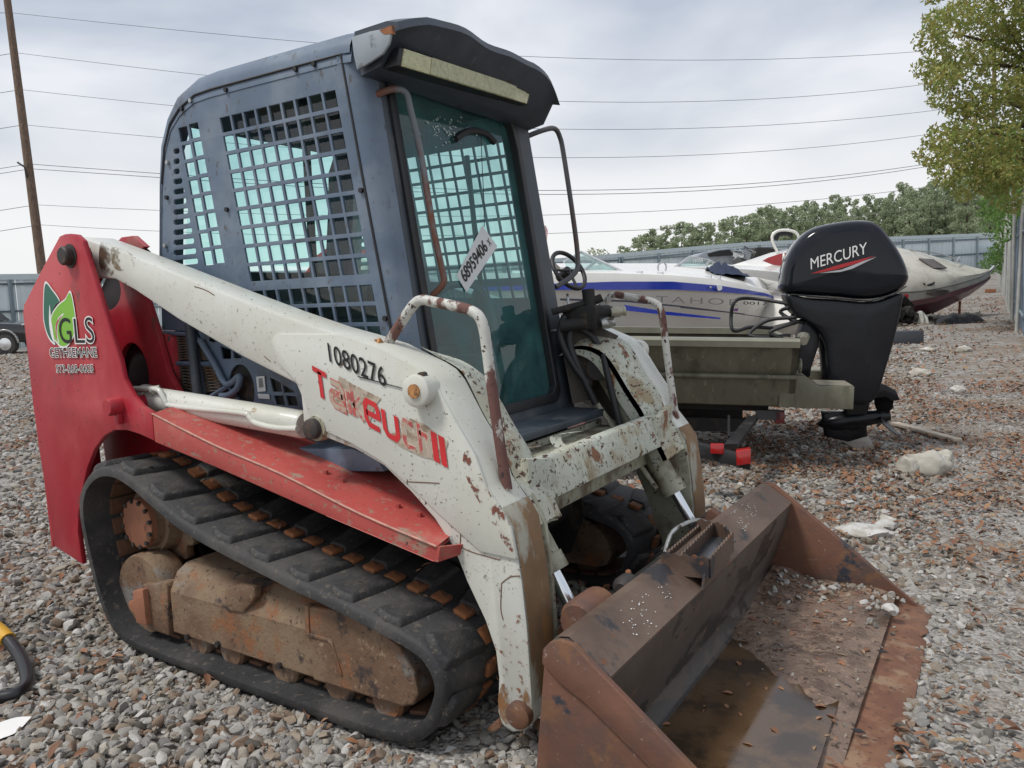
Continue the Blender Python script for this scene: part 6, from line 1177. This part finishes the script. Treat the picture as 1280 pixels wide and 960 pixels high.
# ================================================================== what lies in the bucket
xs_ = np.linspace(-.79, -.30, 36); ys_ = np.linspace(Y0+.006, Y1-.006, 110); mb = MB(); Zm = np.zeros((36, 110))
for i, x in enumerate(xs_):
    for j, y in enumerate(ys_):
        nn = noise.noise(Vector((x*6, y*5, 2)))*.008+noise.noise(Vector((x*22, y*22, 5)))*.004
        up_ = .020*sst(2.08, 2.55, y+(x+.5)*.9)+.03*sst(2.85, 3.3, y)*sst(-.6, -.75, x)+.022*sst(3.0, 3.34, y); Zm[i, j] = .034+up_+nn-.012*sst(-.40, -.31, x)
mb.v = [(x, y, Zm[i, j]) for i, x in enumerate(xs_) for j, y in enumerate(ys_)]; mb.f = [(i*110+j, (i+1)*110+j, (i+1)*110+j+1, i*110+j+1) for i in range(35) for j in range(109)]
for i_, (x_, y_, z_) in enumerate(mb.v): mb.v[i_] = (x_, y_, z_-.027*(y_-1.5))
tag(single('bucket_mud', mb, mud_m, (-.55, YM, .03), 'brown silt settled on the bucket floor', 'mud', smooth=80), kind='stuff')
wm = mat('muddy_water', (.090, .050, .022), .09, var=.25, vscale=5, layers=[((.035, .020, .010), 6, .56, .08, I3, None)], spec=.8)
single('bucket_water', MB().poly([V3(a_, b_, .0485-.027*(b_-1.5)) for a_, b_ in ((-.80, Y0+.004), (-.34, Y0+.004), (-.36, 2.45), (-.80, 2.9))]), wm, (-.6, 2.0, .0485), 'shallow brown rainwater pooled in the bucket', 'water', smooth=0, kind='stuff')
n = 230; y = np.where(rng.uniform(0, 1, n) < .7, 3.36-rng.exponential(.12, n), rng.uniform(1.6, 3.3, n)); x = rng.uniform(-.76, -.26, n); kp = (y > Y0+.03) & (y < Y1-.03); y, x = y[kp], x[kp]; s_ = rng.uniform(.004, .017, len(x))*np.where(y > 2.95, 1.0, .55)
zf = np.array([Zm[int(np.clip((a+.79)/.49*35, 0, 35)), int(np.clip((b-Y0)/(Y1-Y0)*109, 0, 109))] for a, b in zip(x, y)]); scatter('bucket_gravel', np.stack([x, y, zf+s_*.3-.027*(y-1.5)], 1), s_, 'small stones lying in the bucket', src, stone_mat)
n = 150; y = np.where(rng.uniform(0, 1, n) < .5, 3.3-rng.exponential(.18, n), rng.uniform(1.6, 3.3, n)); x = rng.uniform(-.76, -.33, n); kp = (y > Y0+.05) & (y < Y1-.05); y, x = y[kp], x[kp]; s_ = rng.uniform(.009, .020, len(x))
zf = np.array([max(.0485, Zm[int(np.clip((a+.79)/.49*35, 0, 35)), int(np.clip((b-Y0)/(Y1-Y0)*109, 0, 109))]) for a, b in zip(x, y)]); scatter('bucket_leaves', np.stack([x, y, zf+.001-s_*.12-.027*(y-1.5)], 1), s_, 'wet dead leaves lying in the bucket', lsrc, leaf_mat, tilt=.12)
bst = rock('bucket_stone', (1130, 790), (.032, .03, .026), 'smooth grey stone sitting in the bucket corner', white_st, 31); bst.location = (-.30, 3.12, .035)
